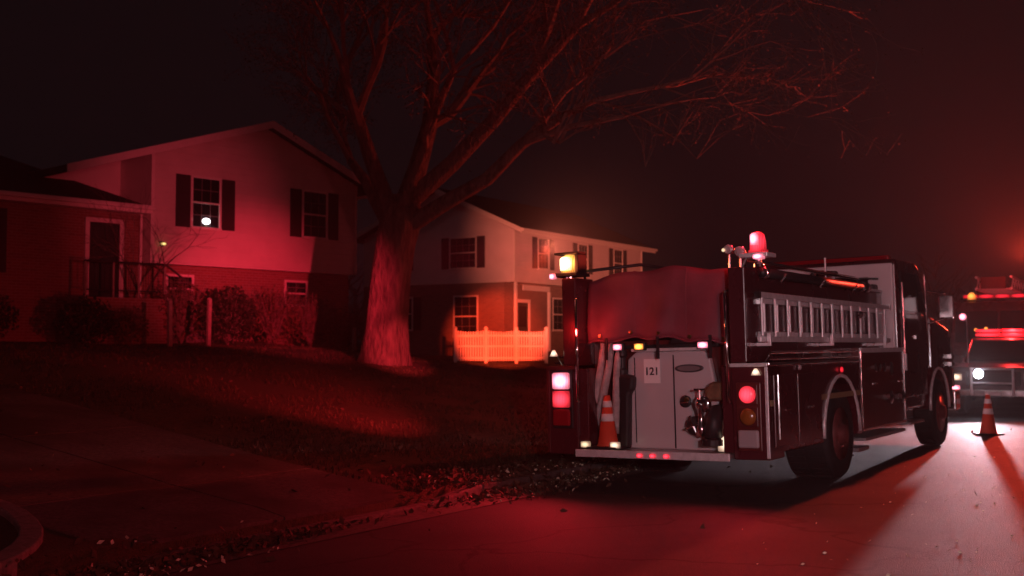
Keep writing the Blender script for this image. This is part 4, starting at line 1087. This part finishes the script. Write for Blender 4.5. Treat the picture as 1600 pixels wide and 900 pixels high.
MB().box(-hw, hw, -.05, .12, .42, .58).build('bumper', M_CHROME, v, bevel=.03)
pb = MB()
for xx in (.42, -.42): pb.tube([(xx, .14, .45), (xx, .17, 1.05)], .028, 8)
pb.tube([(-.42, .17, 1.03), (.42, .17, 1.03)], .026, 8); pb.tube([(-.42, .155, .72), (.42, .155, .72)], .022, 8)
pb.build('push_bar', M_ALU, v)
MB().box(-.15, .15, .121, .128, .46, .54).build('licence_plate', M_COLLAR, v)
# lit spot lamp above bumper
sl_ = MB().lathe([(.05, -.10), (.10, -.04), (.115, 0), (.105, .01)], (.26, .20, .92), 20, 'y').build('spot_lamp', M_CHROME, v, smooth_=True)
MB().lathe([(.10, .012), (.09, .025), (.02, .032)], (.26, .20, .92), 20, 'y').build('lens', lamp('lit_headlamp', (.80, .86, 1), 60), sl_, smooth_=True)
# lightbar: two stacked rows of red modules, left and right halves
lb = MB().box(-.80, .80, -2.52, -2.32, 1.705, 1.735).build('lightbar', M_BLACK, v, bevel=.006)
for z in (1.738, 1.835):
    for (a, b_) in ((-.80, -.30), (-.28, .22), (.24, .80)):
        MB().box(a, b_, -2.50, -2.33, z, z + .075).build('lens', lamp('lit_bar_red', (1, .03, .05), 1.5), lb, bevel=.015)
MB().box(-.80, .80, -2.46, -2.36, 1.815, 1.833).build('lightbar_core', M_BLACK, lb)
MB().tube([(.70, -1.0, 1.1), (.72, -1.0, 2.2)], .008, 5).build('antenna', M_ALU, v)
def V1(x, y, z): return VM4 @ Vector((x, y, z))
light('headlamp_beam', 'SPOT', None, V1(.26, .30, .93), (1, .78, .88), 2900, .06, W(6.0, 2.6, .55), 56, 1.0)
light('lightbar_glow', 'POINT', None, V1(0, -2.2, 1.95), (1, .03, .03), 120, .1)

# ------------------------------------------------------------------ SECOND ENGINE facing the camera behind the pickup
e2 = thing('ladder_truck', 'tall red ladder truck facing us behind the pickup, warning lights lit', 'fire engine', W(31.5, 5.45, z_road(5.45)), (0, 0, STREET_ROT + math.pi))
hw = 1.2
MB().prism([(0, .55), (.03, 1.6), (-.12, 2.5), (-.30, 2.72), (-2.6, 2.78), (-2.65, .55)], hw, -hw, axis='x').build('cab', M_RED, e2, bevel=.06, segs=3)
MB().box(-hw, hw, -9.2, -2.75, .6, 2.5).build('body', M_RED, e2, bevel=.02)
MB().prism([(.045, 1.62), (-.08, 2.44), (-.06, 2.45), (.065, 1.62)], hw - .12, .03, axis='x').build('windshield', M_GLASS, e2)
MB().prism([(.045, 1.62), (-.08, 2.44), (-.06, 2.45), (.065, 1.62)], -(hw - .12), -.03, axis='x').build('windshield', M_GLASS, e2)
MB().box(-hw - .03, hw + .03, -.02, .42, .45, .80).build('front_bumper', M_CHROME, e2, bevel=.03)
MB().box(-.5, .5, .03, .06, .85, 1.45).build('grille', M_CHROME, e2, bevel=.01)
for s in (1, -1):
    hb = MB().box(.62 * s, 1.14 * s, .03, .07, .95, 1.25).build('headlight', M_CHROME, e2, bevel=.01)
    MB().box(.66 * s, 1.10 * s, .071, .08, .98, 1.22).build('lens', L_CLEAR, hb)
    MB().tube([((hw + .05) * s, -.7, 1.2), ((hw + .05) * s, -.7, 2.5)], .02, 6).build('grab_rail', M_CHROME, e2)
    mr = MB().tube([(hw * s, -.1, 2.35), ((hw + .3) * s, .1, 2.3), ((hw + .3) * s, .1, 1.8), (hw * s, -.1, 1.75)], .016, 6).build('mirror_arm', M_CHROME, e2)
    MB().box((hw + .18) * s, (hw + .42) * s, .06, .12, 1.85, 2.25).build('mirror', M_BLACK, mr, bevel=.02)
    MB().prism([(-.9, 1.65), (-2.0, 1.65), (-2.0, 2.4), (-.9, 2.4)], (hw + .002) * s, (hw + .012) * s, axis='x').build('side_window', M_GLASS, e2)
    make_wheel(e2, hw * s, -1.4, .52, .3, s); make_wheel(e2, hw * s, -6.8, .52, .5, s)
    for k in range(4):
        MB().box(hw * s, (hw + .02) * s, -3.0 - k * 1.5, -4.35 - k * 1.5, .75, 2.3).build('locker_door', M_ALU, e2, bevel=.01)
E2R = lamp('lit_bar_red', (1, .03, .05), 1.5)
lb = MB().box(-1.0, 1.0, -.75, -.45, 2.78, 2.80).build('lightbar', M_BLACK, e2)
for k in range(5): MB().box(-1.0 + k * .4, -.64 + k * .4, -.73, -.47, 2.801, 2.90).build('lens', E_REDDIM, lb, bevel=.02)
MB().lathe([(.11, 0), (.10, .12), (.05, .19), (.001, .20)], (.72, -.35, 2.76), 18).build('beacon', E_AMBERD, e2, smooth_=True)
MB().lathe([(.09, 0), (.08, .05), (.02, .07)], (.88, .03, 2.30), 18, 'y').build('warning_light', E_REDHOT, e2, smooth_=True)
MB().lathe([(.05, 0), (.04, .03)], (.30, .07, 1.98), 12, 'y').build('marker_light', E_AMBERD, e2)
MB().lathe([(.05, 0), (.04, .03)], (.55, .07, 1.95), 12, 'y').build('marker_light', E_AMBERD, e2)
MB().lathe([(.08, 0), (.07, .05), (.02, .07)], (-.95, .03, 2.42), 18, 'y').build('warning_light', E_RED, e2, smooth_=True)
# aerial ladder on top
al = MB()
for s in (.42, -.42):
    al.tube([(s, .6, 3.30), (s, -9.0, 3.05)], .035, 6); al.tube([(s, .6, 3.00), (s, -9.0, 2.75)], .04, 6)
    for k in range(24):
        y0 = .5 - k * .4; al.tube([(s, y0, 3.01 - k * .0104), (s, y0 - .2, 3.30 - k * .0104)], .014, 4); al.tube([(s, y0 - .2, 3.30 - k * .0104), (s, y0 - .4, 3.0 - k * .0104)], .014, 4)
al.build('aerial_frame', M_ALU, e2)
base = MB().tube([(-.42, 0, 0), (.42, 0, 0)], .018, 6).build('aerial_rung', M_ALU, e2); base.location = (0, .5, 3.0)
for k in range(1, 22):
    c = base.copy(); COL.objects.link(c); c.location = (0, .5 - k * .4, 3.0 - k * .0104)
MB().box(-.3, .3, .62, .66, 3.0, 3.3).build('aerial_tip_plate', M_REDD, e2)
E2M = Matrix.LocRotScale(e2.location, e2.rotation_euler, None)
light('ladder_truck_red', 'POINT', None, E2M @ Vector((-.6, 1.2, 3.6)), (1, .03, .025), 14, .12)
light('ladder_truck_roof_red', 'SPOT', None, W(30.3, 4.5, 3.75), (1, .055, .03), 9000, .12, W(12, 5.0, 9.5), 105, .9)

# ------------------------------------------------------------------ unseen lamps added behind the camera to light the engine's tail and the lawn
light('red_fill_behind_camera', 'POINT', None, (2.5, -5.0, 2.7), (1, .11, .13), 1300, .15)
light('tail_fill_behind_camera', 'SPOT', None, (1.2, -2.5, 2.3), (1, .80, .86), 1200, .12, (4.0, 13.0, 2.0), 42, 1.0)

# ------------------------------------------------------------------ thin haze volume added so that the lamps glow
hz = MB().box(-120, 160, -30, 170, -1.4, 22).build('haze', M_DARK); hz['kind'] = 'stuff'
hm = bpy.data.materials.new('glow_haze'); hm.use_nodes = True; hn = hm.node_tree
hn.nodes.remove(hn.nodes['Principled BSDF'])
pv = hn.nodes.new('ShaderNodeVolumePrincipled'); pv.inputs['Density'].default_value = .0012; pv.inputs['Color'].default_value = (.9, .9, .9, 1); pv.inputs['Anisotropy'].default_value = 0.2
hn.links.new(pv.outputs[0], hn.nodes['Material Output'].inputs['Volume'])
hz.data.materials.clear(); hz.data.materials.append(hm)
